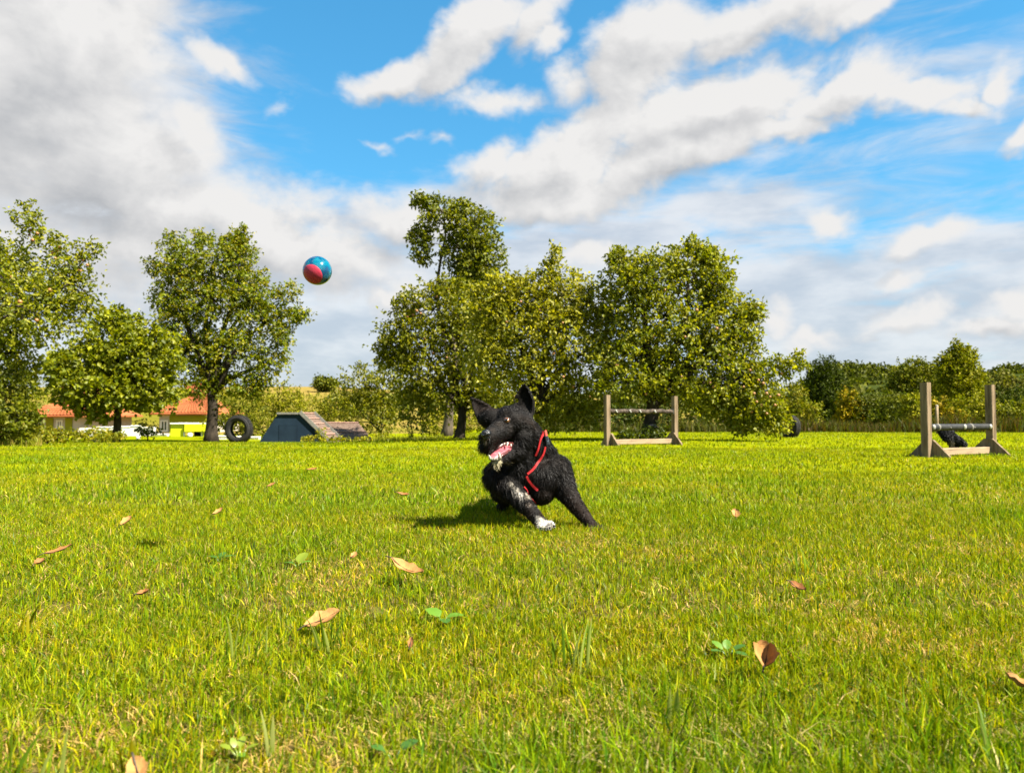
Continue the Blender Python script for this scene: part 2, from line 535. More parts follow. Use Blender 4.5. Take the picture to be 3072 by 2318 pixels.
M['tooth'] = pmat('tooth', (0.80, 0.76, 0.66), (0.72, 0.66, 0.52), 40, 0.3, 0.5)
M['dead_leaf'] = pmat('dry leaf', (0.50, 0.21, 0.060), (0.34, 0.125, 0.040), 25, 0.75, 0.2, 0.4, 60)
M['tan_leaf'] = pmat('tan leaf', (0.66, 0.34, 0.10), (0.50, 0.23, 0.07), 30, 0.75, 0.2, 0.4, 70)
M['weed'] = leaf_mat('weed leaf', 0.35, 0.08, 0.4)

# lawn soil seen between blades, and the meadow beyond
m, N = new_mat('lawn')
tcd = N.n('ShaderNodeTexCoord'); pos = tcd.outputs['Object']
sp = N.n('ShaderNodeSeparateXYZ'); N.put(sp.inputs[0], pos)
far = N.ramp(sp.outputs[1], 2.5, 9.0)
near_c = N.mix(N.ramp(N.noise(pos, 45, 5, 0.65), 0.35, 0.65), (0.055, 0.045, 0.014), (0.11, 0.085, 0.028))
near_c = N.mix(N.ramp(N.noise(pos, 7, 3, 0.5), 0.35, 0.65), near_c, (0.05, 0.065, 0.005))
far_c = N.mix(N.ramp(N.noise(pos, 2.2, 5, 0.6), 0.3, 0.7), (0.17, 0.185, 0.002), (0.12, 0.145, 0.002))
d = N.n('ShaderNodeBsdfDiffuse'); N.put(d.inputs[0], N.mix(far, near_c, far_c))
o = N.n('ShaderNodeOutputMaterial'); N.t.links.new(d.outputs[0], o.inputs[0])
M['lawn'] = m
m, N = new_mat('meadow hillside')
tcd = N.n('ShaderNodeTexCoord'); pos = tcd.outputs['Object']
c = N.mix(N.ramp(N.noise(pos, 0.035, 5, 0.6), 0.40, 0.60), (0.19, 0.135, 0.036), (0.12, 0.11, 0.012))
c = N.mix(N.ramp(N.noise(pos, 0.4, 6, 0.65), 0.45, 0.75), c, (0.085, 0.085, 0.01))
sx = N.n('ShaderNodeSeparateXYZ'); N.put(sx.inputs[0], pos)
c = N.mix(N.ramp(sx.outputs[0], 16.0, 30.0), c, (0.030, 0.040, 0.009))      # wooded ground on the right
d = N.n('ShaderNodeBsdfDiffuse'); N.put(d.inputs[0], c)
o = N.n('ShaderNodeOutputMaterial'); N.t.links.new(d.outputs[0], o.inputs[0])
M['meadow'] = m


# ================================================================== terrain
def polar_sheet(name, radii, nseg, mat, dz=0.0):
    vs = []; fs = []
    az = np.linspace(-math.pi, math.pi, nseg, endpoint=False)
    for r in radii:
        x = r * np.sin(az); y = r * np.cos(az)
        z = ground_z(x, y) + dz
        vs.append(np.stack([x, y, z], 1))
    V = np.concatenate(vs)
    loops = []
    for i in range(len(radii) - 1):
        k = np.arange(nseg); k2 = (k + 1) % nseg
        loops.append(np.stack([i * nseg + k, (i + 1) * nseg + k, (i + 1) * nseg + k2, i * nseg + k2], 1))
    L = np.concatenate(loops).ravel()
    st = np.arange(0, len(L), 4)
    return tag(np_mesh(name, V, loops=L, starts=st, mat=mat, smooth=True), kind='structure')


polar_sheet('lawn', np.concatenate([[0.02], np.linspace(0.3, 6, 26), np.geomspace(6.3, 46, 40)]), 240, M['lawn'])
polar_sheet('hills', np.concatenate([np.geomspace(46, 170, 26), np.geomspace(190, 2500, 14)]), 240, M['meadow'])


# ================================================================== foliage
def leaf_cloud(base, dirs, length, width, cols, fold=0.25):
    """kite shaped folded leaves as numpy arrays"""
    n = len(base)
    dirs = dirs / np.linalg.norm(dirs, axis=1, keepdims=True)
    rnd = RNG.normal(size=(n, 3))
    side = np.cross(dirs, rnd); side /= np.linalg.norm(side, axis=1, keepdims=True) + 1e-9
    nor = np.cross(side, dirs)
    flip = np.where(nor[:, 2:3] < 0, -1.0, 1.0)
    nor *= flip
    L = length[:, None]; Wd = width[:, None]
    p0 = base
    p1 = base + dirs * L * 0.45 + side * Wd * 0.5 + nor * Wd * fold
    p2 = base + dirs * L - nor * L * 0.12
    p3 = base + dirs * L * 0.45 - side * Wd * 0.5 + nor * Wd * fold
    V = np.stack([p0, p1, p2, p3], 1).reshape(-1, 3)
    b = np.arange(n)[:, None] * 4
    T = np.concatenate([b + [0, 1, 2], b + [0, 2, 3]], 1).reshape(-1, 3)
    C = np.repeat(cols, 4, axis=0)
    return V, T, C


PAL = {
    'apple': [(0.150, 0.165, 0.020), (0.105, 0.130, 0.016), (0.185, 0.190, 0.045), (0.080, 0.105, 0.014)],
    'pale': [(0.200, 0.200, 0.055), (0.150, 0.160, 0.030), (0.105, 0.125, 0.020), (0.240, 0.235, 0.095)],
    'maple': [(0.175, 0.190, 0.010), (0.120, 0.145, 0.010), (0.080, 0.105, 0.010)],
    'ash': [(0.135, 0.165, 0.010), (0.105, 0.140, 0.010), (0.175, 0.165, 0.012), (0.075, 0.105, 0.010)],
    'dark': [(0.085, 0.105, 0.014), (0.065, 0.085, 0.014), (0.115, 0.125, 0.018)],
    'bush': [(0.120, 0.135, 0.014), (0.085, 0.105, 0.014), (0.150, 0.150, 0.018)],
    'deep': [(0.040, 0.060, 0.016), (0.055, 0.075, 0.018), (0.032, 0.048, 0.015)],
    'yellow': [(0.300, 0.215, 0.010), (0.210, 0.180, 0.010), (0.110, 0.130, 0.012)],
    'lime': [(0.180, 0.190, 0.012), (0.120, 0.140, 0.012), (0.210, 0.200, 0.016)],
    'olive': [(0.155, 0.165, 0.018), (0.105, 0.125, 0.016), (0.185, 0.165, 0.018)],
    'wood': [(0.075, 0.090, 0.030), (0.060, 0.075, 0.028), (0.095, 0.105, 0.035)],
    'grey': [(0.150, 0.145, 0.085), (0.115, 0.115, 0.060), (0.085, 0.095, 0.045)],
    'brown': [(0.150, 0.095, 0.045), (0.115, 0.075, 0.035), (0.185, 0.130, 0.055)],
}


def crown(lobes, Y, n_twig, leaf, pal, per=9, twig=0.34, shell=0.55, droop=0.0, spread=0.9, aspect=0.6, lump=0.42, far_tone=False):
    """leaf clumps on twigs inside photo-traced lobes; returns mesh arrays and twig roots"""
    P = []; R = []
    for lb in lobes:
        px, py, rx, ry = lb[:4]; dY = lb[4] if len(lb) > 4 else 0.0
        YY = Y + dY
        c = at(px, py, YY)
        r1 = rx / F * YY; r3 = ry / F * YY
        r2 = 0.5 * (r1 + min(r1, r3) * 1.0)
        P.append(tuple(c)); R.append((r1, max(0.12, r2), r3))
    P = np.array(P); R = np.array(R)
    w = (R[:, 0] * R[:, 2]) ** 0.9 + 0.03; w /= w.sum()
    k = RNG.choice(len(P), n_twig, p=w)
    d = RNG.normal(size=(n_twig, 3)); d /= np.linalg.norm(d, axis=1, keepdims=True)
    rr = shell + (1.04 - shell) * RNG.random(n_twig) ** 0.8
    # lumpy surface: radius varies with direction per lobe
    lum = 1 - lump * (vnoise(d[:, 0] * 2.3 + k * 7.7 + 50, d[:, 2] * 2.3 + d[:, 1] * 1.9 + k * 3.1 + 50, 5))
    Pt = P[k] + d * R[k] * (rr * lum * 1.20)[:, None]
    tdir = d * 0.7 + RNG.normal(size=(n_twig, 3)) * 0.55 + np.array([0, 0, 0.35 - droop])
    tdir /= np.linalg.norm(tdir, axis=1, keepdims=True)
    tl = twig * (0.6 + 0.7 * RNG.random(n_twig)) * np.clip(R[k].min(axis=1) / 0.6, 0.5, 1.1)
    n = n_twig * per
    ti = np.repeat(np.arange(n_twig), per)
    t = RNG.random(n)
    base = Pt[ti] + tdir[ti] * (t * tl[ti])[:, None] - np.array([0, 0, 1.0]) * ((t ** 2) * tl[ti] * (0.25 + droop))[:, None]
    base += RNG.normal(size=(n, 3)) * leaf * 0.35
    ld = tdir[ti] * 0.5 + RNG.normal(size=(n, 3)) * spread + np.array([0, 0, -0.25 - droop * 0.5])
    L = leaf * (0.65 + 0.7 * RNG.random(n))
    pal_a = np.array(PAL[pal], float) * np.array([1.24, 1.18, 0.24]) * (0.74 if far_tone else 1.0)
    tone = RNG.choice(len(pal_a), n_twig)
    pick = np.where(RNG.random(n) < 0.55, tone[ti], RNG.choice(len(pal_a), n))
    pal_a = np.vstack([pal_a, pal_a.max(axis=0) * 1.30 + np.array([0.01, 0.01, 0.010])])  # pale highlight put into the colour of a few random leaves
    pick = np.where(RNG.random(n) < 0.05, len(pal_a) - 1, pick)
    cols = pal_a[pick] * (0.72 + 0.56 * RNG.random(n_twig))[ti][:, None] * (0.88 + 0.24 * RNG.random((n, 1)))
    V, T, C = leaf_cloud(base, ld, L, L * aspect, cols)
    return V, T, C, Pt, P, R


def jitter_path(a, b, n, amt):
    a = Vector(a); b = Vector(b); L = (b - a).length
    pts = []
    ph = random.random() * 6
    for i in range(n + 1):
        t = i / n
        w = math.sin(math.pi * t) * L * amt
        pts.append(a.lerp(b, t) + Vector((math.sin(ph + t * 4) * w, math.cos(ph * 1.3 + t * 3) * w, math.sin(ph * 2 + t * 3.1) * w * 0.4 + math.sin(math.pi * t) * L * 0.06)))
    return pts


def make_tree(name, label, cat, base_px, Y, lobes, n_twig, leaf, pal, trunk_r, fork=0.3, group=None, per=9, mat='leaf', limbs=None, bark='bark',
              twigs=60, trunk_top=None, apples=None, foliage='foliage', **kw):
    base = stand(base_px, Y)
    root = empty(name, base, label, cat, group)
    V, T, C, Pt, P, R = crown(lobes, Y, n_twig, leaf, pal, per, far_tone=(mat == 'leaf_far'), **kw)
    ok = V.reshape(-1, 4, 3)
    keep = ok[:, :, 2].min(axis=1) > ground_z(ok[:, 0, 0], ok[:, 0, 1]) + 0.01
    km = np.repeat(keep, 4)
    remap = np.cumsum(km) - 1
    T = remap[T[np.repeat(keep, 2)]]
    V = V[km]; C = C[km]
    fo = np_mesh(foliage, V, tris=T, cols=C, mat=M[mat], parent=root)
    fo['kind'] = 'stuff'
    if trunk_r > 0:
        cz = Vector(P[np.argmax(R[:, 0] * R[:, 2])])
        top = Vector(trunk_top) if trunk_top else Vector((base.x * 0.75 + cz.x * 0.25, base.y * 0.75 + cz.y * 0.25, base.z + fork))
        tp = jitter_path(base - Vector((0, 0, 0.08)), top, 6, 0.03)
        rad = [trunk_r * (1.45 if i == 0 else 1.12 if i == 1 else 1.0 - 0.035 * i) for i in range(7)]
        MB().tube(tp, rad, 12).build('trunk', M[bark], root, True)
        order = sorted(range(len(P)), key=lambda i: -R[i, 0] * R[i, 2])[:limbs or 6]
        tw = MB()
        for i in order:
            e = Vector(P[i])
            pts = jitter_path(top - Vector((0, 0, 0.12)), e, 6, 0.07)
            rr = [trunk_r * 0.62 * (1 - 0.82 * k / 6) for k in range(7)]
            MB().tube(pts, rr, 7).build('limb', M[bark], root, True)
        if twigs:
            D = ((Pt[:, None, :] - P[None, order, :]) ** 2).sum(2)
            near = D.argmin(1)
            for q in RNG.choice(len(Pt), min(twigs, len(Pt)), replace=False):
                a = Vector(P[order[near[q]]]); b = Vector(Pt[q])
                if (b - a).length < 0.05 or (b - a).length > 1.1: continue
                pts = jitter_path(a, b, 3, 0.08)
                tw.tube(pts, [trunk_r * 0.13, trunk_r * 0.10, trunk_r * 0.07, trunk_r * 0.03], 4, cap=False)
            if tw.v:
                t_ = tw.build('twigs', M[bark], root, True)
                t_['kind'] = 'stuff'
    if apples:
        spots, r, am = apples
        me = None
        for (px, py) in spots:
            YY = Y - 0.25 - 0.35 * random.random()
            # the fruit hangs at the near face of the lobe it grows on
            best = min(range(len(lobes)), key=lambda i: ((px - lobes[i][0]) / lobes[i][2]) ** 2 + ((py - lobes[i][1]) / lobes[i][3]) ** 2)
            q = ((px - lobes[best][0]) / lobes[best][2]) ** 2 + ((py - lobes[best][1]) / lobes[best][3]) ** 2
            YY = Y + (lobes[best][4] if len(lobes[best]) > 4 else 0) - R[best, 1] * math.sqrt(max(0.05, 1 - min(1, q))) * 1.02
            p = at(px, py, YY)
            if me is None:
                bm_ = MB().ball((0, 0, 0), r, r, r * 0.92, 9, 6)
                me = bm_.mesh('apple'); me.materials.append(M[am])
                me.polygons.foreach_set('use_smooth', np.ones(len(me.polygons), bool))
            ap = bpy.data.objects.new('apple', me)
            COL.objects.link(ap); ap.parent = root; ap.location = p - base
            ap.scale = [0.8 + 0.4 * random.random()] * 3
    return root


# ---- apple tree at the far left
make_tree('apple_tree', 'apple tree with upright fruiting sprigs at the far left edge of the lawn', 'tree', -110, 15.0,
          [(30, 870, 180, 135), (-80, 770, 130, 90, .5), (30, 770, 60, 55), (150, 900, 115, 110, -.3), (40, 1000, 120, 60), (210, 850, 50, 75, -.4), (-180, 880, 220, 230), (70, 925, 150, 110, -.9),
           (30, 1060, 70, 60), (88, 655, 14, 50), (108, 690, 18, 70, -.2), (60, 650, 16, 45), (180, 775, 18, 65, -.3), (165, 740, 20, 40), (268, 750, 36, 26, -.3), (245, 800, 22, 45, -.3), (-40, 1080, 120, 60, .3), (250, 920, 45, 45, -.2), (70, 1110, 45, 40)],
          2300, 0.078, 'apple', 0.17, 1.5, limbs=9, twigs=170, per=8, shell=0.35,
          apples=([(88, 705), (92, 690), (112, 700), (98, 720), (160, 760), (172, 752), (166, 775), (180, 742), (248, 780), (262, 795), (240, 812), (150, 870), (60, 905), (215, 868), (30, 830), (110, 960)], 0.034, 'apple'))
make_tree('shrub', 'dark leafy shrub under the fruiting tree at the left edge', 'shrub', 20, 14.6,
          [(15, 1190, 80, 85), (-80, 1210, 120, 110), (50, 1262, 60, 62, -.3), (0, 1280, 95, 50, -.2), (45, 1150, 45, 40)], 620, 0.085, 'dark', 0.05, 0.2, limbs=4, twigs=40, per=9)
make_tree('shrub', 'low olive shrub at the foot of the far left shrub, on the lawn edge', 'shrub', 150, 17.5,
          [(120, 1306, 50, 20), (180, 1312, 45, 14), (80, 1305, 50, 24)], 200, 0.075, 'olive', 0.03, 0.1, limbs=3, twigs=24, per=8)
make_tree('shrub', 'low brownish shrub in front of the cream house wall', 'shrub', 300, 23,
          [(285, 1311, 50, 14), (340, 1312, 40, 12), (250, 1308, 25, 16)], 90, 0.09, 'olive', 0.03, 0.1, limbs=3, twigs=24, per=8)
make_tree('maple_tree', 'small yellow green maple between the fruiting tree and the tall ash', 'tree', 345, 24.5,
          [(340, 1015, 95, 70), (240, 1105, 100, 60, -.4), (400, 1085, 110, 80), (300, 1165, 120, 60, -.5), (205, 1165, 38, 40), (455, 1165, 80, 65), (345, 962, 45, 35), (262, 1222, 46, 24, -.6), (480, 1060, 60, 80), (400, 1200, 55, 24, .4), (180, 1105, 36, 35), (300, 1245, 26, 18, -.6)],
          2000, 0.125, 'maple', 0.13, 1.3, limbs=8, twigs=80, per=9, spread=0.7, aspect=0.85, trunk_top=None)
make_tree('ash_tree', 'tall broad ash tree in front of the orange roof, left of the ball', 'tree', 635, 28.5,
          [(640, 790, 130, 80), (540, 820, 80, 95), (715, 760, 55, 70), (755, 880, 80, 85), (640, 900, 130, 85), (800, 965, 85, 60), (890, 945, 45, 28), (545, 960, 85, 70), (690, 1040, 130, 65), (815, 1080, 55, 45), (555, 1055, 90, 60),
           (630, 1150, 80, 55), (745, 1165, 60, 35), (510, 725, 28, 28), (725, 700, 12, 32), (600, 715, 35, 25), (860, 880, 40, 35), (500, 900, 45, 40), (690, 730, 30, 30), (460, 800, 22, 30), (850, 1010, 50, 30), (780, 1130, 40, 40)],
          3700, 0.115, 'ash', 0.22, 1.9, limbs=11, twigs=160, per=9, shell=0.30, bark='bark', lump=0.5)
make_tree('linden_tree', 'tall dark green tree whose top rises behind the middle trees', 'tree', 1338, 25.5,
          [(1330, 635, 75, 42), (1420, 690, 85, 75), (1262, 712, 36, 55), (1455, 790, 60, 75), (1375, 745, 70, 60), (1430, 860, 80, 60), (1415, 815, 70, 45), (1255, 605, 22, 20), (1290, 610, 30, 22), (1385, 622, 26, 24), (1268, 775, 26, 26), (1410, 800, 50, 50)],
          1250, 0.13, 'dark', 0.17, 1.6, limbs=6, twigs=90, per=9, shell=0.3, bark='bark_pale')
make_tree('crab_apple_tree', 'dark stemmed fruit tree with reddish top directly left of the dog', 'tree', 1378, 19.8,
          [(1300, 930, 100, 75), (1235, 1015, 95, 85), (1395, 930, 95, 70), (1420, 1045, 110, 105), (1285, 1120, 105, 80), (1390, 1165, 125, 55), (1180, 1060, 50, 65), (1340, 865, 50, 35), (1250, 1205, 60, 75, .5), (1215, 920, 45, 35), (1160, 1030, 25, 40), (1480, 1180, 80, 60), (1470, 1000, 70, 80)],
          2400, 0.092, 'bush', 0.13, 0.85, limbs=8, twigs=110, per=9, shell=0.4,
          apples=([(1318, 872), (1330, 880), (1345, 868), (1352, 884), (1310, 890), (1250, 932), (1262, 940), (1240, 945), (1425, 920), (1300, 1058), (1340, 1072), (1275, 1015), (1440, 930), (1415, 888), (1222, 950)], 0.034, 'apple'))
make_tree('shrub', 'bushy green shrub beside the brown ramp with cleats', 'shrub', 1140, 31.5,
          [(1090, 1150, 75, 55), (1055, 1195, 60, 60), (1150, 1180, 60, 90), (1165, 1255, 60, 48), (1100, 1240, 60, 60), (1200, 1120, 40, 60)], 700, 0.115, 'bush', 0.06, 0.3, limbs=5, twigs=50, per=9)
make_tree('apple_tree', 'pale leaved apple tree right behind the black dog in the middle', 'tree', 1585, 17.2,
          [(1540, 910, 95, 70), (1615, 860, 75, 48), (1700, 890, 100, 75), (1560, 1020, 120, 100), (1700, 1010, 130, 110), (1630, 1130, 110, 80), (1740, 1160, 90, 55), (1652, 810, 18, 40), (1668, 760, 11, 26), (1500, 880, 70, 60), (1580, 1230, 70, 50), (1670, 1240, 80, 45), (1790, 915, 70, 60), (1470, 930, 70, 70), (1760, 1250, 50, 40), (1480, 1080, 80, 90), (1820, 1010, 70, 80), (1640, 960, 100, 70)],
          3300, 0.084, 'pale', 0.13, 0.9, limbs=9, twigs=140, per=9, shell=0.4,
          apples=([(1688, 968), (1851, 935), (1562, 905), (1620, 930), (1690, 1130), (1770, 1190), (1745, 1085), (1660, 1060), (1520, 965), (1720, 1160)], 0.030, 'apple_pale'))
make_tree('apple_tree', 'big spreading apple tree with drooping fruit laden boughs behind the brown barred hurdle', 'tree', 1945, 16.6,
          [(1960, 830, 110, 78), (2080, 795, 85, 60), (2145, 840, 62, 80), (1885, 850, 70, 70), (2000, 950, 160, 100), (2150, 950, 85, 95), (2225, 1000, 52, 90), (1900, 1060, 145, 85), (2100, 1080, 105, 85), (2200, 1130, 65, 95), (2275, 1120, 52, 60), (2350, 1095, 34, 30), (2290, 1205, 62, 62, -.3), (2325, 1260, 40, 34, -.3),
           (2078, 738, 14, 26), (2255, 935, 36, 24), (2395, 1088, 18, 24), (1880, 1140, 110, 50, -.4), (2020, 1160, 90, 45, -.2), (1850, 770, 30, 25), (2120, 760, 25, 30), (2110, 1180, 70, 50), (2240, 1255, 60, 40, -.2), (2200, 1220, 60, 50)],
          4200, 0.086, 'apple', 0.17, 0.95, limbs=12, twigs=200, per=9, shell=0.4, droop=0.15,
          apples=([(2105, 735), (2218, 905), (2268, 922), (1995, 870), (2130, 1148), (2140, 1160), (2190, 1030), (2185, 1065), (2250, 1110), (2275, 1140), (2290, 1150), (2300, 1180), (2310, 1190), (2262, 1180), (2285, 1215), (2325, 1215), (2335, 1185), (1850, 1095), (2055, 1010), (2090, 930), (1938, 1182), (2345, 1120), (2270, 1205), (2255, 1235), (2300, 1240), (2230, 1160), (2150, 985), (1960, 1010), (2045, 1130), (2320, 1150)], 0.034, 'apple_pale'))
tr = [o for o in COL.objects if o.name == 'apple_tree.002'][0]
b0 = stand(1945, 16.6)
MB().ball(b0 + Vector((0.06, -0.185, 0.30)), 0.12, 0.04, 0.07, 10, 6).ball(b0 + Vector((-0.06, -0.19, 0.16)), 0.06, 0.04, 0.08, 10, 6).build('bark_scar', pmat('bare wood scar', (0.48, 0.36, 0.30), (0.30, 0.22, 0.18), 20, 0.8), tr, True)
make_tree('shrub', 'small dark shrub growing round the trunk of the big spreading tree', 'shrub', 1930, 16.3,
          [(1915, 1308, 55, 18), (1965, 1305, 40, 22), (1885, 1315, 30, 12)], 130, 0.075, 'deep', 0.02, 0.05, limbs=3, twigs=20, per=8)

# ---- shrubs and hedge bushes on the far edge of the lawn
HEDGE = [
    ('tall leafy bush behind the left cream house', 60, 62, [(20, 1150, 70, 50), (100, 1165, 60, 45), (60, 1210, 80, 50)], 'bush', 330),
    ('green bush rising between the two orange roofs', 330, 62, [(250, 1165, 70, 45), (340, 1170, 70, 45), (420, 1175, 70, 45), (330, 1215, 110, 45)], 'bush', 420),
    ('green bush right behind the kiosk house, beyond the ash trunk', 640, 58, [(580, 1180, 60, 40), (660, 1185, 60, 45), (700, 1220, 60, 45)], 'bush', 330),
    ('pale yellow green bush behind the navy ramp', 835, 37, [(835, 1190, 65, 48), (800, 1240, 70, 55), (870, 1235, 60, 55)], 'lime', 330),
    ('olive bush filling the gap between the big tyre and the navy ramp', 760, 34, [(740, 1250, 70, 50), (690, 1260, 60, 50), (780, 1285, 60, 35)], 'bush', 300),
    ('dry yellow bush to the right above the navy ramp', 950, 40, [(940, 1235, 70, 48), (1000, 1225, 60, 45), (1010, 1270, 70, 35)], 'olive', 300),
    ('dark hedge bush behind the bare patch left of the dog', 1330, 30, [(1330, 1275, 70, 35), (1440, 1270, 70, 40)], 'lime', 220),
    ('dark hedge bush under the pale leaved middle tree', 1660, 28, [(1600, 1265, 80, 42), (1720, 1265, 80, 40)], 'deep', 300),
    ('dark hedge bush seen through the brown barred hurdle', 1880, 28, [(1840, 1260, 80, 42), (1950, 1262, 80, 42)], 'deep', 330),
    ('dark hedge bush right of the brown barred hurdle', 2120, 28, [(2080, 1255, 70, 42), (2180, 1258, 80, 42), (2270, 1262, 70, 38)], 'dark', 380),
    ('olive bush between the drooping bough and the dark conifer', 2395, 31, [(2380, 1225, 45, 65), (2420, 1250, 40, 45)], 'olive', 260),
    ('sparse green bush right of the yellow shrub', 2620, 33, [(2600, 1245, 50, 50), (2650, 1235, 50, 55)], 'wood', 300),
    ('dark low bush below the round topped tree', 2700, 31, [(2700, 1240, 55, 55), (2660, 1265, 50, 32)], 'dark', 280),
    ('bright sunlit bush beside the left post of the grey barred hurdle', 2745, 29, [(2735, 1240, 28, 55), (2770, 1262, 30, 35)], 'lime', 200),
    ('small yellow leaved bush behind the grey barred hurdle', 2825, 29, [(2815, 1215, 24, 26), (2830, 1255, 40, 32), (2860, 1260, 40, 30)], 'yellow', 200),
    ('green bush behind the right post of the grey barred hurdle', 2930, 30, [(2920, 1240, 50, 48), (2960, 1255, 45, 40)], 'lime', 260),
    ('round low bush at the right end of the far hedge', 3040, 29, [(3035, 1255, 60, 40), (3100, 1250, 60, 45)], 'bush', 280),
    ('dark bush at the right end behind the low round one', 3060, 38, [(3040, 1205, 70, 40), (3120, 1200, 80, 50)], 'deep', 280),
]
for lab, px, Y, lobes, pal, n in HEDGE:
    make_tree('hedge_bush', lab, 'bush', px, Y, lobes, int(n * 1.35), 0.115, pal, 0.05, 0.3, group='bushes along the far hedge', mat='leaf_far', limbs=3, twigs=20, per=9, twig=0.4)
make_tree('conifer_tree', 'dark columnar conifer right of the drooping apple boughs', 'tree', 2475, 37,
          [(2470, 1128, 20, 42), (2450, 1150, 20, 55), (2492, 1150, 20, 58), (2515, 1185, 16, 60), (2432, 1190, 16, 60), (2472, 1190, 36, 60), (2460, 1245, 34, 52), (2500, 1248, 32, 52), (2432, 1255, 18, 45)], 1300, 0.15, 'deep', 0.10, 0.6, mat='leaf_far', limbs=4, twigs=20, per=10, droop=-0.7, lump=0.12, aspect=0.4, spread=0.5)
make_tree('golden_shrub', 'bright golden yellow shrub beside the dark conifer', 'shrub', 2550, 33,
          [(2545, 1205, 28, 32), (2558, 1245, 26, 40), (2535, 1250, 28, 40)], 330, 0.13, 'yellow', 0.04, 0.3, mat='leaf_far', limbs=3, twigs=16, per=9)
make_tree('round_tree', 'round topped tree left of the pointed hornbeam', 'tree', 2740, 39,
          [(2745, 1125, 55, 45), (2790, 1140, 35, 45), (2710, 1150, 40, 45), (2740, 1185, 65, 45), (2690, 1190, 30, 40)], 1000, 0.14, 'bush', 0.10, 0.8, mat='leaf_far', limbs=4, twigs=20, per=9)
make_tree('hornbeam_tree', 'pointed yellow green tree with two tips behind the grey barred hurdle', 'tree', 2890, 36,
          [(2872, 1066, 20, 36), (2910, 1070, 9, 30), (2880, 1095, 38, 34), (2838, 1120, 22, 46), (2885, 1145, 46, 44), (2918, 1145, 26, 45), (2890, 1205, 48, 52), (2935, 1200, 26, 42), (2835, 1185, 26, 46)], 1300, 0.14, 'lime', 0.10, 0.7, mat='leaf_far', limbs=5, twigs=20, per=9, droop=-0.6, lump=0.15, spread=0.6)
make_tree('willow_tree', 'greyish bare twigged willow behind the right post of the grey barred hurdle', 'tree', 3000, 48,
          [(2990, 1155, 60, 34), (3030, 1175, 55, 40), (2970, 1185, 40, 40)], 420, 0.2, 'grey', 0.10, 1.0, mat='leaf_far', limbs=4, twigs=60, per=7)
make_tree('hill_tree', 'lone round tree on the skyline above the navy ramp', 'tree', 975, 120,
          [(965, 1150, 18, 16), (985, 1152, 22, 14), (975, 1160, 26, 12)], 200, 0.45, 'dark', 0.15, 0.8, mat='leaf_far', limbs=2, twigs=10, per=9, twig=0.8)

# woodland on the far slope and the dry reed strip in front of the hedge: nobody could count them
vs, ts, cs = [], [], []
off = 0
wl = []
for i in range(64):
    px = 2400 + i * 13 + random.uniform(-8, 8)
    top = np.interp(px, [2380, 2440, 2500, 2530, 2600, 2700, 2800, 2880, 2960, 3040, 3240], [1165, 1130, 1098, 1090, 1100, 1108, 1104, 1112, 1122, 1098, 1096])
    for row, (dy, YY) in enumerate(((6, 190), (26, 165), (46, 140), (66, 115), (86, 98), (106, 84))):
        wl.append((px + random.uniform(-10, 10), top + dy + 8 + random.uniform(0, 8), random.uniform(15, 24), random.uniform(11, 18), YY - 100))
V, T, C, *_ = crown(wl, 100, 7000, 0.85, 'wood', far_tone=True, per=7, twig=1.4, shell=0.6)
tag(np_mesh('woodland', V, tris=T, cols=C, mat=M['leaf_far']), 'mixed woodland covering the far slope behind the hedge', 'woodland', kind='stuff')
wl = []
for i in range(34):
    px = 1000 + i * 44 + random.uniform(-15, 15)
    wl.append((px, 1205 + random.uniform(-6, 10), random.uniform(30, 50), random.uniform(12, 22), random.uniform(-8, 8)))
V, T, C, *_ = crown(wl, 75, 1500, 0.5, 'wood', far_tone=True, per=7, twig=0.8, shell=0.6)
tag(np_mesh('woodland', V, tris=T, cols=C, mat=M['leaf_far']), 'distant line of wooded hedges across the meadow behind the middle trees', 'woodland', kind='stuff')
far_m = pmat('far wooded ridge', (0.060, 0.075, 0.055), (0.045, 0.058, 0.045), 0.02, 0.95, 0.0)


# ================================================================== grass
def blades(x, y, h, w, lean, pal_mix, tone):
    n = len(x)
    z = ground_z(x, y)
    b = np.stack([x, y, z], 1)
    th = RNG.random(n) * 2 * math.pi
    fa = RNG.random(n) * math.pi
    ld = np.stack([np.cos(th), np.sin(th), np.zeros(n)], 1)
    sd = np.stack([np.cos(fa), np.sin(fa), np.zeros(n)], 1) * w[:, None] * 0.5
    up = np.array([0, 0, 1.0])
    def pt(t):
        return b + up * (h * (t - 0.35 * lean * t * t))[:, None] + ld * (h * lean * t ** 1.7)[:, None]
    m = pt(0.52); tip = pt(1.0)
    V = np.stack([b - sd, b + sd, m - sd * 0.85, m + sd * 0.85, tip], 1).reshape(-1, 3)
    k = np.arange(n)[:, None] * 5
    L = np.concatenate([k + 0, k + 1, k + 3, k + 2, k + 2, k + 3, k + 4], 1).ravel()
    st = np.stack([np.arange(n) * 7, np.arange(n) * 7 + 4], 1).ravel()
    C = np.repeat(tone, 5, axis=0).reshape(n, 5, 3).copy()
    dry = np.array([0.20, 0.145, 0.025])
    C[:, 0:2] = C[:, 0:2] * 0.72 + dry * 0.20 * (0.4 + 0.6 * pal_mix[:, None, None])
    return V, L, st, C.reshape(-1, 3)


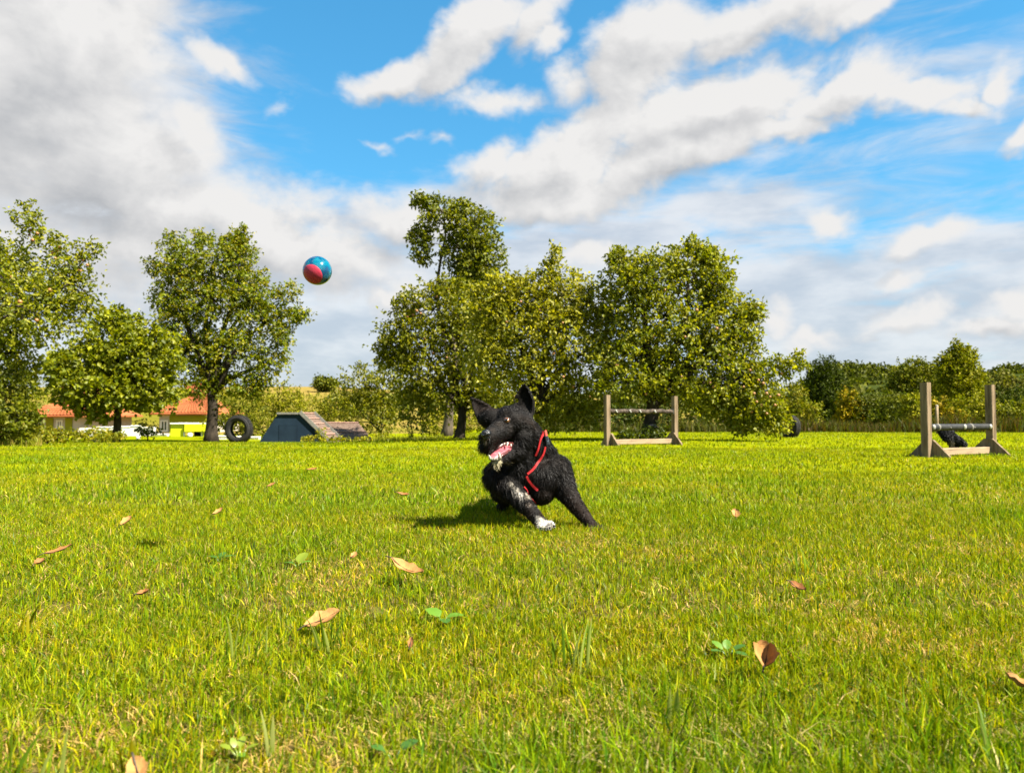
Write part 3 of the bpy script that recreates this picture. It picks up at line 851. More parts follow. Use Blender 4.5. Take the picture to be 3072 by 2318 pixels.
def grass_zone(n, y0, y1, h0, w0, tallfrac, margin):
    u = RNG.random(n)
    Y = np.sqrt(y0 * y0 + u * (y1 * y1 - y0 * y0))
    half = Y * 0.70 * margin + 0.50
    X = (RNG.random(n) * 2 - 1) * half
    # clumps: pull blades towards tuft centres
    ca, sa = math.cos(0.62), math.sin(0.62)
    X, Y = X * ca - Y * sa, X * sa + Y * ca
    cell = np.where(RNG.random(n) < 0.5, 0.043, 0.071)
    cx = (np.floor(X / cell) + 0.5 + (vnoise(np.floor(X / cell) * 3.7, np.floor(Y / cell) * 5.1, 9) - 0.5)) * cell
    cy = (np.floor(Y / cell) + 0.5 + (vnoise(np.floor(X / cell) * 2.3 + 9, np.floor(Y / cell) * 4.3, 11) - 0.5) * 1.9) * cell
    pull = 0.5 * RNG.random(n) * np.clip(1.25 - np.hypot(X, Y) / 6, 0.0, 1)
    X = X + (cx - X) * pull; Y = Y + (cy - Y) * pull
    X, Y = X * ca + Y * sa, -X * sa + Y * ca
    lush = vnoise(X * 1.1, Y * 1.1, 21) * 0.6 + vnoise(X * 3.7, Y * 3.7, 22) * 0.4
    dryness = np.clip(vnoise(X * 1.7 + 3, Y * 1.7, 31) * 0.55 + vnoise(X * 6, Y * 6, 32) * 0.45, 0, 1)
    h = h0 * (0.40 + 0.85 * RNG.random(n)) * (0.62 + 0.75 * lush)
    tall = RNG.random(n) < tallfrac * (0.3 + 1.8 * (lush > 0.56))
    h = np.where(tall, h * 1.65, h)
    w = w0 * (0.55 + 0.75 * RNG.random(n)) * np.where(tall, 1.35, 1.0)
    lean = np.clip(RNG.normal(0.50, 0.38, n), 0.02, 1.5)
    g = np.array([(0.220, 0.265, 0.002), (0.125, 0.205, 0.002), (0.048, 0.110, 0.003), (0.320, 0.295, 0.002)])
    pk = RNG.choice(4, n, p=[0.40, 0.30, 0.15, 0.15])
    tone = g[pk]
    near = np.clip((6.5 - Y) / 4.5, 0, 1)
    isdry = RNG.random(n) < (0.05 + 0.08 * near + 0.32 * np.clip((dryness - 0.46) * 3.2, 0, 1) * (0.35 + 0.65 * near))
    tone = np.where(isdry[:, None], np.array([0.44, 0.31, 0.10]), tone)
    lean = np.where(isdry, lean + 0.7, lean)
    h = np.where(isdry, h * 0.75, h)
    far_ = np.clip((Y - 2.5) / 9, 0, 1)[:, None]
    tone = tone * (1 - 0.55 * far_) + np.array([0.160, 0.180, 0.002]) * 0.55 * far_
    tone = tone * (0.55 + 0.9 * RNG.random((n, 1)) ** 1.3 + 0.10 * far_)
    blue = (lush[:, None] - 0.5) * np.array([-0.34, -0.10, 0.008])
    tone = np.clip(tone * (1 + blue * 2), 0.003, 0.7)
    ok = (Y < 29 + vnoise(X * 0.7, X * 0 + 4, 5) * 2.0)
    return blades(X[ok], Y[ok], h[ok], w[ok], lean[ok], dryness[ok], tone[ok])


parts = [grass_zone(158000, 0.75, 1.9, 0.036, 0.0023, 0.04, 1.22), grass_zone(190000, 1.9, 4.2, 0.038, 0.0029, 0.03, 1.14),
         grass_zone(70000, 4.2, 7.0, 0.042, 0.0052, 0.025, 1.10), grass_zone(80000, 6.6, 12.5, 0.044, 0.0080, 0.01, 1.10), grass_zone(85000, 11.5, 31.0, 0.048, 0.0145, 0.0, 1.12)]
offv = 0; offl = 0; VV = []; LL = []; SS = []; CC = []
for V, L, st, C in parts:
    VV.append(V); LL.append(L + offv); SS.append(st + offl); CC.append(C)
    offv += len(V); offl += len(L)
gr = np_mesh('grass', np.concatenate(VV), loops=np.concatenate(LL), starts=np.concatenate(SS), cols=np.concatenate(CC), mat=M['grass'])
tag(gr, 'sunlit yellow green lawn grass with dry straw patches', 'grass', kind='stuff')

# rough reed and weed fringe along the foot of the hedge
def fringe(n, px0, px1, Y0, Y1, h0, w0, cols, label):
    px = px0 + RNG.random(n) * (px1 - px0)
    Y = Y0 + RNG.random(n) * (Y1 - Y0)
    X = (px - 1536) / F * Y
    tone = np.array(cols)[RNG.choice(len(cols), n)] * (0.7 + 0.6 * RNG.random((n, 1)))
    hh = h0 * (0.4 + 0.9 * RNG.random(n)) * (0.5 + vnoise(X * 1.2, Y * 1.2, 41))
    V, L, st, C = blades(X, Y, hh, w0 * (0.6 + 0.8 * RNG.random(n)), np.clip(RNG.normal(0.3, 0.2, n), 0, 1), np.zeros(n), tone)
    tag(np_mesh('tall_grass', V, loops=L, starts=st, cols=C, mat=M['grass']), label, 'grass', kind='stuff')
fringe(5000, 2260, 3200, 26.0, 28.0, 0.52, 0.03, [(0.060, 0.042, 0.014), (0.085, 0.058, 0.018), (0.040, 0.040, 0.010), (0.060, 0.075, 0.008), (0.045, 0.060, 0.008)], 'brown dry reeds along the foot of the far right hedge')
fringe(4500, 1480, 2300, 26.5, 28.5, 0.42, 0.03, [(0.06, 0.06, 0.02), (0.10, 0.09, 0.025), (0.08, 0.10, 0.015)], 'dark rough grass along the hedge foot behind the middle trees')
fringe(2500, -250, 130, 14.0, 17.5, 0.16, 0.014, [(0.19, 0.20, 0.012), (0.13, 0.16, 0.012), (0.26, 0.20, 0.04)], 'longer grass fringe at the foot of the left shrubs')
fringe(1800, 1120, 1330, 21.5, 24.5, 0.14, 0.016, [(0.19, 0.20, 0.012), (0.13, 0.16, 0.012), (0.22, 0.22, 0.02)], 'longer grass fringe beside the brown ramp')

# ================================================================== hurdles
def hurdle(label, px0, Y0, px1, Y1, post_h, bar_h, bar_kind):
    A = stand(px0, Y0); B = stand(px1, Y1)
    A.z = min(A.z, B.z); B.z = A.z
    a = (B - A); L = a.length; a.normalize()
    p = Vector((a.y, -a.x, 0))                   # towards the camera side
    up = Vector((0, 0, 1))
    root = empty('jump_hurdle', (A + B) / 2, label, 'hurdle', 'dog jump hurdles on the lawn')
    t, w = 0.044, 0.05
    for k, P in enumerate((A, B)):
        sg = 1 if k == 0 else -1
        m_ = MB()
        m_.bevbox(P + up * (post_h / 2 - 0.01), up * (post_h / 2 + 0.01), a * t, p * w, 0.006)
        m_.build('post', M['wood'], root)
        q = P + a * sg * (t + 0.0015)
        ring = [q - p * 0.27 - up * 0.02, q + p * 0.27 - up * 0.02, q + p * 0.27 + up * 0.02, q + p * 0.055 + up * 0.225, q - p * 0.055 + up * 0.225, q - p * 0.27 + up * 0.02]
        MB().prism(ring, a * sg * 0.032).build('foot', M['wood'], root)
        for zz in (0.06, 0.15):
            MB().tube([q + a * sg * 0.031 + up * zz + p * 0.02, q + a * sg * 0.041 + up * zz + p * 0.02], 0.010, 8).build('bolt', M['grey_edge'], root)
    i0 = A + a * (t + 0.036); i1 = B - a * (t + 0.036)
    mid = (i0 + i1) / 2; half = (i1 - i0).length / 2 - 0.002
    MB().bevbox(mid + up * 0.066 + p * 0.01, a * half, p * 0.035, up * 0.046, 0.008).build('rail', M['rail_wood'], root)
    j0 = A + a * (t + 0.004); j1 = B - a * (t + 0.004)
    if bar_kind == 'tube':
        r = 0.043
        pts = [j0.lerp(j1, k / 12) + up * bar_h for k in range(13)]
        bar = MB().tube(pts, r, 18).build('bar', M['grey_tube'], root, True)
        for f_, big in ((0.035, 1), (0.30, 0), (0.535, 1), (0.70, 0), (0.975, 1)):
            c = j0.lerp(j1, f_) + up * (bar_h + 0.003)
            if big:
                MB().ball(c + p * r, 0.030, 0.018, 0.034, 14, 8, Matrix.Rotation(math.atan2(a.y, a.x), 3, 'Z')).build('cap', M['white_plastic'], root, True)
            else:
                MB().tube([c + p * (r - 0.004) - a * 0.018 - up * 0.006, c + p * (r + 0.008) - up * 0.012, c + p * (r - 0.004) + a * 0.018 - up * 0.006], 0.006, 6).build('clip', M['grey_edge'], root, True)
        for f_ in (0.12, 0.66):
            c0 = j0.lerp(j1, f_) + up * bar_h; c1 = j0.lerp(j1, f_ + 0.025) + up * bar_h
            MB().tube([c0, c1], r + 0.004, 18).build('tape_band', M['grey_edge'], root, True)
    else:
        r = 0.042
        pts = []; rr = []
        for k in range(25):
            f_ = k / 24
            pts.append(j0.lerp(j1, f_) + up * (bar_h + 0.006 * math.sin(k * 1.7) - 0.004 * math.sin(k * 0.6)))
            rr.append(r * (1 + 0.10 * math.sin(k * 2.3 + 1)))
        MB().tube(pts, rr, 14).build('bar', M['old_wood'], root, True)
        for f_ in (0.085, 0.295, 0.45, 0.685):
            c = j0.lerp(j1, f_) + up * bar_h + p * (r + 0.004)
            hk = MB().tube([c + up * 0.026 - a * 0.010, c + p * 0.012 + up * 0.008 - a * 0.012, c + p * 0.014 - up * 0.016, c + p * 0.010 - up * 0.018 + a * 0.016, c + p * 0.004 - up * 0.002 + a * 0.022], 0.0085, 6)
            hk.ball(c + up * 0.012, 0.018, 0.012, 0.016, 8, 6)
            hk.build('hook', M['white_plastic'], root, True)
        MB().box(j1 - a * 0.012 + up * bar_h, a * 0.004, p * 0.044, up * 0.044).build('end_plate', M['metal'], root)
    return root


hurdle('wooden jump hurdle with brown log bar and white hooks in front of the big tree', 1821, 13.6, 2024, 14.35, 0.92, 0.625, 'log')
hurdle('wooden jump hurdle with grey tube bar, nearest the right edge of the lawn', 2778, 9.65, 2972, 10.3, 0.96, 0.385, 'tube')

# thin pale pole behind the grey hurdle
b = stand(2811, 24.0)
root = empty('slalom_pole', b, 'thin pale upright pole behind the grey barred hurdle', 'pole')
MB().tube([b - Vector((0, 0, 0.05)), b + Vector((0, 0, 0.45)), b + Vector((0.005, 0, 0.90))], [0.045, 0.042, 0.042], 10).build('shaft', M['rail_wood'], root, True)
MB().ball(b + Vector((0.005, 0, 0.90)), 0.044, 0.044, 0.025, 10, 6).build('cap', M['white_plastic'], root, True)


# ================================================================== tyres
def tyre(label, px, Y, Ro, Ri, W_, yaw, leanz=0.0, z0=0.0):
    b = stand(px, Y)
    root = empty('old_tyre', b, label, 'tyre', 'old tyres standing on the lawn')
    c = b + Vector((0, 0, Ro - 0.03 + z0))
    ax = Vector((math.sin(yaw), math.cos(yaw), leanz)).normalized()
    u = ax.cross(Vector((0, 0, 1))).normalized(); v = u.cross(ax)
    seg = 48
    prof = [(Ri, -0.34), (Ri + 0.02, -0.42), ((Ri + Ro) / 2, -0.52), (Ro - 0.05, -0.48), (Ro - 0.012, -0.40), (Ro, -0.2), (Ro, 0.2), (Ro - 0.012, 0.40), (Ro - 0.05, 0.48), ((Ri + Ro) / 2, 0.52), (Ri + 0.02, 0.42), (Ri, 0.34), (Ri + 0.03, 0.25), (Ro - 0.06, 0.36), (Ro - 0.035, 0.0), (Ro - 0.06, -0.36), (Ri + 0.03, -0.25)]
    n = len(prof); vs = []; fs = []
    for i in range(seg):
        w = 2 * math.pi * i / seg
        rad = u * math.cos(w) + v * math.sin(w)
        vs += [c + rad * r + ax * (x * W_) for r, x in prof]
    for i in range(seg):
        for k in range(n):
            fs.append((i * n + k, i * n + (k + 1) % n, ((i + 1) % seg) * n + (k + 1) % n, ((i + 1) % seg) * n + k))
    MB().add(vs, fs).build('casing', M['tyre'], root, True)
    tread = MB()
    for i in range(seg):
        w = 2 * math.pi * (i + 0.5) / seg
        rad = u * math.cos(w) + v * math.sin(w); tan = ax.cross(rad)
        for x in (-0.27, 0.0, 0.27):
            tread.box(c + rad * (Ro + 0.004) + ax * (x * W_) + tan * (0.008 * (1 if x else -1)), tan * (Ro * 0.045), ax * (W_ * 0.115), rad * 0.010)
    tread.build('tread', M['tyre'], root)['kind'] = 'stuff'
    for s in (-1, 1):
        vs = []; fs = []
        for i in range(seg):
            w = 2 * math.pi * i / seg
            rad = u * math.cos(w) + v * math.sin(w)
            rm = Ri + 0.55 * (Ro - Ri)
            vs += [c + rad * (rm - 0.012) + ax * (s * W_ * 0.505), c + rad * rm + ax * (s * (W_ * 0.52 + 0.012)), c + rad * (rm + 0.012) + ax * (s * W_ * 0.505)]
        for i in range(seg):
            for k in range(2):
                fs.append((i * 3 + k, i * 3 + k + 1, ((i + 1) % seg) * 3 + k + 1, ((i + 1) % seg) * 3 + k))
        MB().add(vs, fs).build('sidewall_rib', M['tyre'], root, True)
    return root


tyre('big black tractor tyre standing upright beside the navy ramp', 717, 25.6, 0.475, 0.275, 0.24, 0.20)
tyre('dark tyre standing edge on under the drooping apple boughs', 2368, 19.6, 0.30, 0.17, 0.19, 1.12)


# ================================================================== navy ramp with door and brown second ramp
YR = 25.6
zg = gz(stand(880, YR).x, YR) - 0.03
def rp(px, py, Y=YR):
    return at(px, py, Y)
bl = rp(775, 1329); tl = rp(834, 1243); tr_ = rp(900, 1238); br = rp(992, 1327)
bl.z = br.z = zg; tl.z = tr_.z = (tl.z + tr_.z) / 2
D = Vector((0.12, 1.25, 0))
rroot = empty('agility_ramp', Vector(((bl.x + br.x) / 2, YR + 0.6, zg)), 'navy sided agility ramp with flat top and cleated slope', 'ramp')
MB().prism([bl, br, tr_, tl], Vector((0, 0.03, 0))).build('front_panel', M['navy'], rroot)
MB().prism([p + D for p in (bl, br, tr_, tl)], Vector((0, -0.03, 0))).build('back_panel', M['navy'], rroot)
MB().hexa([bl + Vector((0.03, 0.031, 0)), bl + Vector((0.06, 0.031, 0)), bl + D + Vector((0.06, -0.031, 0)), bl + D + Vector((0.03, -0.031, 0)),
           tl + Vector((0.0, 0.031, -0.01)), tl + Vector((0.03, 0.031, -0.01)), tl + D + Vector((0.03, -0.031, -0.01)), tl + D + Vector((0, -0.031, -0.01))]).build('side_panel', M['navy'], rroot)
# inset door: four thin battens round a slightly recessed leaf
d0 = rp(838, 1276); d1 = rp(893, 1276); yf = -0.006
for A_, B_ in ((Vector((d0.x, YR, zg + 0.03)), Vector((d0.x, YR, d0.z))), (Vector((d1.x, YR, zg + 0.03)), Vector((d1.x, YR, d0.z))), (Vector((d0.x - 0.018, YR, d0.z + 0.018)), Vector((d1.x + 0.018, YR, d0.z + 0.018)))):
    dd_ = (B_ - A_); ln = dd_.length; dd_.normalize()
    MB().box((A_ + B_) / 2 + Vector((0, yf, 0)), dd_ * ln / 2, Vector((0, 0.005, 0)), dd_.cross(Vector((0, 1, 0))) * 0.016).build('batten', M['navy_dark'], rroot)
MB().box(Vector(((d0.x + d1.x) / 2, YR - 0.005, (zg + 0.03 + d0.z) / 2)), Vector(((d1.x - d0.x) / 2 - 0.022, 0, 0)), Vector((0, 0.004, 0)), Vector((0, 0, (d0.z - zg - 0.03) / 2 - 0.004))).build('door', M['navy_dark'], rroot)
slope = (br - tr_); sl = slope.length; slope.normalize()
sn = Vector((-slope.z, 0, slope.x)); sn = sn if sn.z > 0 else -sn
wd = D.normalized()
# top deck and edge boards
MB().box((tl + tr_) / 2 + D / 2 + Vector((0, 0, 0.022)), (tr_ - tl) / 2 + Vector((0.01, 0, 0)), D / 2 + wd * 0.03, Vector((0, 0, 0.02))).build('deck', M['brown_plank'], rroot)
MB().box((tl + tr_) / 2 + Vector((0, -0.045, 0.012)), (tr_ - tl) / 2 + Vector((0.03, 0, 0)), Vector((0, 0.014, 0)), Vector((0, 0, 0.034))).build('edge_board', M['grey_edge'], rroot)
for s_, off_ in ((0, Vector((0, -0.045, 0))), (1, D + Vector((0, 0.02, 0)))):
    MB().box((tr_ + br) / 2 + off_ + sn * 0.05, slope * (sl / 2 + 0.03), Vector((0, 0.024, 0)), sn * 0.060).build('edge_board', M['grey_edge'], rroot)
nb = 8
for k in range(nb):
    c = tr_ + slope * (sl * (k + 0.5) / nb) + D / 2 + sn * 0.016
    MB().box(c, slope * (sl / nb / 2 - 0.004), D / 2 - wd * 0.036, sn * 0.013).build('plank', M['brown_plank'], rroot)
for k in range(6):
    c = tr_ + slope * (sl * (k + 0.05) / 5.6) + D / 2 + sn * 0.045
    MB().box(c, slope * 0.024, D / 2 - wd * 0.036, sn * 0.016).build('cleat', M['cleat'], rroot)

Y2 = 28.4
z2 = gz(stand(1040, Y2).x, Y2) - 0.03
tA = at(975, 1267, Y2 + 1.5); tB = at(1074, 1266, Y2 + 1.5); bA = at(1010, 1322, Y2 - 0.3); bB = at(1128, 1319, Y2 - 0.3)
bA.z = bB.z = z2; tB.z = tA.z
r2 = empty('agility_ramp', Vector(((bA.x + bB.x) / 2, Y2 + 0.6, z2)), 'brown planked ramp with three reddish cleats right of the navy ramp', 'ramp')
ex = (bB - bA).normalized(); ey = ((tA + tB) / 2 - (bA + bB) / 2); el_ = ey.length; ey.normalize(); en = ex.cross(ey).normalized()
en = en if en.z > 0 else -en
np_ = 9
for k in range(np_):
    f0_, f1_ = k / np_, (k + 1) / np_
    q = [bA.lerp(tA, f0_), bB.lerp(tB, f0_), bB.lerp(tB, f1_ - 0.008), bA.lerp(tA, f1_ - 0.008)]
    MB().prism(q, en * -0.025).build('plank', M['brown_plank'], r2)
for f_ in (0.10, 0.52, 0.97):
    a0 = bA.lerp(tA, f_) + en * 0.018; a1 = bB.lerp(tB, f_) + en * 0.018
    MB().box((a0 + a1) / 2, (a1 - a0) / 2, ey * 0.045, en * 0.017).build('cleat', M['cleat'], r2)
for P_, T_ in ((bA, tA), (bB, tB)):
    MB().prism([P_ - en * 0.03, T_ - en * 0.03, Vector((T_.x, T_.y, z2))], ex * (0.03 if P_ is bA else -0.03)).build('side_panel', M['brown_plank'], r2)
# weeds in front of the ramps
make_tree('weed_clump', 'green weeds growing at the foot of the brown ramp', 'weeds', 1060, 25.3, [(1010, 1320, 24, 6), (1060, 1321, 35, 6), (1105, 1318, 28, 7), (1150, 1312, 22, 13)], 110, 0.09, 'lime', 0, 0, twigs=0, per=7, twig=0.15)
make_tree('weed_clump', 'thin weed stems in front of the navy ramp side', 'weeds', 950, 25.2, [(935, 1318, 16, 9), (963, 1300, 8, 22), (915, 1322, 10, 6)], 50, 0.08, 'lime', 0, 0, twigs=0, per=7, twig=0.15)


# ================================================================== house, kiosk, low wall behind the left trees
def house(label, px0, px1, Y, depth, py_eave, py_ridge, hip, strips, wins, over=0.35):
    a = at(px0, py_eave, Y); b_ = at(px1, py_eave, Y)
    zb = gz(a.x, Y) - 0.1
    h = a.z
    root = empty('house', Vector(((a.x + b_.x) / 2, Y + depth / 2, zb)), label, 'house')
    x0, x1 = a.x, b_.x; y0, y1 = Y, Y + depth
    rz = at(px0, py_ridge, Y + depth / 2).z
    MB().hexa([(x0, y0, zb), (x1, y0, zb), (x1, y1, zb), (x0, y1, zb), (x0, y0, h), (x1, y0, h), (x1, y1, h), (x0, y1, h)]).build('wall', M['wall'], root)
    ym = (y0 + y1) / 2
    e = over
    pts = [(x0 - e, y0 - e, h - 0.05), (x1 + e, y0 - e, h - 0.05), (x1 + e, y1 + e, h - 0.05), (x0 - e, y1 + e, h - 0.05), (x0 + hip, ym, rz), (x1 - hip, ym, rz)]
    lift = [(p_[0], p_[1], p_[2] + 0.09) for p_ in pts]
    rf = MB().add(pts + lift, [(6, 7, 11, 10), (8, 9, 10, 11), (7, 8, 11), (9, 6, 10), (3, 2, 1, 0), (0, 1, 7, 6), (1, 2, 8, 7), (2, 3, 9, 8), (3, 0, 6, 9)])
    ro = rf.build('roof', M['roof'], root)
    # tile courses: overlapping strips down the two faces seen from the lawn
    tl_ = MB()
    nc = 15
    for k in range(nc):
        f_ = k / nc; g_ = (k + 1.12) / nc
        def P(ff, side):
            xa = (x0 - e) + (hip + e) * ff; xb = (x1 + e) + (-hip - e) * ff
            return Vector((xa if side == 0 else xb, (y0 - e) + (ym - y0 + e) * ff, h + 0.04 + (rz - h + 0.05) * ff))
        n_ = Vector((0, -(rz - h), (ym - y0))).normalized()
        p0, p1, p2, p3 = P(f_, 0) + n_ * 0.05, P(f_, 1) + n_ * 0.05, P(min(1, g_), 1) + n_ * 0.012, P(min(1, g_), 0) + n_ * 0.012
        m_cols = max(8, int((x1 - x0) / 0.15))
        for c in range(m_cols):
            u0 = c / m_cols; u1 = (c + 0.9) / m_cols; um = (u0 + u1) / 2
            tl_.add([p0.lerp(p1, u0), p0.lerp(p1, um) + n_ * 0.020, p0.lerp(p1, u1), p3.lerp(p2, u1), p3.lerp(p2, um) + n_ * 0.020, p3.lerp(p2, u0)], [(0, 1, 4, 5), (1, 2, 3, 4)])
    t_o = tl_.build('roof_tiles', M['roof'], ro); t_o['kind'] = 'stuff'
    MB().tube([(x0 + hip - 0.1, ym, rz + 0.10), (x1 - hip + 0.1, ym, rz + 0.10)], 0.10, 8).build('ridge', M['roof'], ro)
    MB().tube([(x0 - e, y0 - e - 0.06, h - 0.02), (x1 + e, y0 - e - 0.06, h - 0.02)], 0.06, 8).build('gutter', M['roof'], root)
    for (q0, q1) in strips:
        s0 = at(q0, py_eave, Y).x; s1 = at(q1, py_eave, Y).x
        MB().box(((s0 + s1) / 2, y0 - 0.03, (zb + h) / 2 - 0.02), ((s1 - s0) / 2, 0, 0), (0, 0.026, 0), (0, 0, (h - zb) / 2 - 0.10)).build('coloured_panel', M['green_wall'], root)
    for (q0, q1, r0, r1) in wins:
        s0 = at(q0, r0, Y); s1 = at(q1, r1, Y)
        w_ = MB()
        c = (s0 + s1) / 2; hw = abs(s1.x - s0.x) / 2; hh = abs(s0.z - s1.z) / 2
        for dx_, dz_, ax_, az_ in ((0, hh, hw + 0.05, 0.05), (0, -hh, hw + 0.05, 0.05), (-hw, 0, 0.05, hh), (hw, 0, 0.05, hh), (0, 0, 0.03, hh)):
            w_.box((c.x + dx_, y0 - 0.025, c.z + dz_), (ax_, 0, 0), (0, 0.024, 0), (0, 0, az_ - (0.051 if dx_ or az_ == hh else 0)))
        wo_ = w_.build('window', M['white_wall'], root); 
        MB().box((c.x, y0 - 0.012, c.z), (hw - 0.02, 0, 0), (0, 0.008, 0), (0, 0, hh - 0.02)).build('pane', M['glass'], wo_)
    return root


house('cream house with orange roof and yellow green panels beside the left shrub', 92, 240, 44, 6.0, 1247, 1160, 3.0, [(139, 161), (197, 218)], [(172, 186, 1262, 1284)], over=0.5)
house('cream house with orange roof behind the trunk of the tall ash', 478, 610, 46, 6.0, 1240, 1158, 2.6, [(510, 620)], [(484, 502, 1262, 1292)], over=0.4)

# lime kiosk with an open counter
YK = 38.0
k0 = at(512, 1272, YK); k1 = at(623, 1325, YK); zk = gz(k0.x, YK) - 0.05
kr = empty('kiosk', Vector(((k0.x + k1.x) / 2, YK + 0.8, zk)), 'bright lime green kiosk with a dark open counter beside the ash trunk', 'kiosk')
def kx(px): return at(px, 1290, YK).x
def kz(py): return at(560, py, YK).z
def slab(nm, pxa, pxb, pya, pyb, mat, y0, y1):
    xa, xb = kx(pxa), kx(pxb); za, zb_ = kz(pyb) if pyb < 1330 else zk, kz(pya)
    return MB().box(((xa + xb) / 2, (y0 + y1) / 2, (za + zb_) / 2), ((xb - xa) / 2, 0, 0), (0, (y1 - y0) / 2, 0), (0, 0, (zb_ - za) / 2)).build(nm, mat, kr)
slab('left_panel', 512, 550, 1273, 1335, M['lime'], YK, YK + 0.10)
slab('awning', 557, 620, 1272, 1294, M['lime'], YK - 0.15, YK + 0.10)
slab('right_panel', 609, 623, 1295, 1335, M['lime'], YK, YK + 0.10)
slab('back_wall', 552, 608, 1273, 1335, M['dark'], YK + 1.2, YK + 1.3)  # shadowed inside of the kiosk put into a near-black wall colour
slab('roof_slab', 512, 623, 1268, 1271.5, M['white_wall'], YK - 0.1, YK + 1.4)
slab('counter', 551, 608, 1313, 1317, M['grey_edge'], YK - 0.05, YK + 0.4)
slab('frame_post', 551, 554.5, 1296, 1312, M['white_wall'], YK - 0.02, YK + 0.06)
slab('frame_post', 604, 607.5, 1296, 1312, M['white_wall'], YK - 0.02, YK + 0.06)
for q in (565, 578, 591, 600):
    slab('counter_slat', q, q + 2.2, 1317.5, 1335, M['grey_edge'], YK, YK + 0.04)

def barrel(label, cat, nm, px, Y, py_top, r, mat):
    b = stand(px, Y); t = at(px, py_top, Y)
    root = empty(nm, b, label, cat)
    h = t.z - b.z
    MB().tube([b, b + Vector((0, 0, h * 0.30)), b + Vector((0, 0, h * 0.78)), b + Vector((0, 0, h * 0.86))], [r * 0.92, r, r, r * 0.7], 14).build('body', mat, root, True)
    MB().tube([b + Vector((0, 0, h * 0.862)), b + Vector((0, 0, h))], [r * 0.62, r * 0.5], 14).build('lid', mat, root, True)
barrel('small white container standing on the kiosk counter front', 'container', 'container', 571, 37.4, 1298, 0.12, M['white_wall'])
barrel('white canister standing before the low white wall by the maple trunk', 'canister', 'canister', 416, 33, 1304, 0.085, M['white_wall'])

def low_wall(label, pieces, Y, name='garden_wall'):
    x_c = at((pieces[0][0] + pieces[-1][1]) / 2, 1300, Y).x
    root = empty(name, (x_c, Y, gz(x_c, Y)), label, 'wall')
    for (q0, q1, py) in pieces:
        s0 = at(q0, py, Y); s1 = at(q1, py, Y); zb = gz(s0.x, Y) - 0.1
        MB().bevbox(((s0.x + s1.x) / 2, Y, (s0.z + zb) / 2), ((s1.x - s0.x) / 2 - 0.012, 0, 0), (0, 0.10, 0), (0, 0, (s0.z - zb) / 2), 0.02).build('wall_panel', M['white_wall'], root)
        MB().bevbox(((s0.x + s1.x) / 2, Y, s0.z + 0.031), ((s1.x - s0.x) / 2 - 0.006, 0, 0), (0, 0.13, 0), (0, 0, 0.03), 0.01).build('coping', M['white_wall'], root)
low_wall('low white garden wall behind the maple trunk', [(255, 285, 1290), (285, 340, 1283), (340, 395, 1281), (395, 428, 1279), (428, 466, 1284), (466, 505, 1304)], 39)
low_wall('low white edging behind the big tyre', [(645, 685, 1310), (685, 735, 1312), (735, 780, 1313)], 33, 'edging_wall')
for i, (px, py) in enumerate(((395, 1276), (440, 1280))):
    pass
make_tree('shrub', 'thin leafy sapling in front of the white garden wall', 'shrub', 445, 31, [(440, 1285, 24, 24), (460, 1300, 18, 18), (425, 1300, 20, 14)], 60, 0.12, 'dark', 0.03, 0.4, limbs=3, twigs=20, per=6, twig=0.3)
make_tree('shrub', 'round green bush before the white wall, under the maple', 'shrub', 300, 29, [(290, 1304, 30, 16), (318, 1308, 26, 12)], 70, 0.12, 'olive', 0.03, 0.2, limbs=3, twigs=12, per=7, twig=0.3)


# ================================================================== ball
bc = at(952, 812, 2.5); BR = 43.3 / F * 2.5
ball = empty('dog_ball', bc, 'glossy teal ball with a pink patch flying above the lawn', 'ball')
m, N = new_mat('teal translucent shell')
p = N.n('ShaderNodeBsdfPrincipled')
lw = N.n('ShaderNodeTexCoord')
nz = N.noise(lw.outputs['Object'], 26, 4, 0.6, 0.6)
N.put(p.inputs['Base Color'], N.mix(N.ramp(nz, 0.40, 0.62), (0.0, 0.035, 0.095), (0.0, 0.11, 0.16)))
N.put(p.inputs['Roughness'], N.ramp(N.noise(lw.outputs['Object'], 60, 5, 0.7), 0.45, 0.75, 0.06, 0.32))
p.inputs['Specular IOR Level'].default_value = 0.6
p.inputs['Subsurface Weight'].default_value = 0.25
p.inputs['Subsurface Radius'].default_value = (0.2, 0.8, 1.0)
p.inputs['Subsurface Scale'].default_value = 0.03
p.inputs['Coat Weight'].default_value = 0.8
p.inputs['Coat Roughness'].default_value = 0.03
o = N.n('ShaderNodeOutputMaterial'); N.t.links.new(p.outputs[0], o.inputs[0])
M['teal'] = m
M['pink'] = pmat('pink rubber', (0.72, 0.055, 0.11), (0.66, 0.045, 0.09), 40, 0.42, 0.35, 0.1, 120)
MB().ball(bc, BR, BR, BR, 48, 32).build('shell', M['teal'], ball, True)
vw = (Vector((0, 0, CAM_Z)) - bc).normalized()
rt = vw.cross(Vector((0, 0, 1))).normalized() * -1
upv = rt.cross(vw) * -1
if upv.z < 0: upv = -upv
if rt.x < 0: rt = -rt
capd = (vw * math.cos(math.radians(34)) + (rt * -0.76 + upv * -0.65).normalized() * math.sin(math.radians(34))).normalized()
e1 = capd.cross(Vector((0, 0, 1))).normalized(); e2 = capd.cross(e1)
vs = []; fs = []
rg, sg = 14, 48
ang = math.radians(46)
vs.append(bc + capd * BR * 1.012)
for i in range(1, rg + 1):
    a_ = ang * i / rg
    rr_ = BR * (1.012 if i < rg else 0.995)
    if i == rg: a_ = ang * 1.005
    for k in range(sg):
        w_ = 2 * math.pi * k / sg
        vs.append(bc + (capd * math.cos(a_) + (e1 * math.cos(w_) + e2 * math.sin(w_)) * math.sin(a_)) * rr_)
fs += [(0, 1 + k, 1 + (k + 1) % sg) for k in range(sg)]
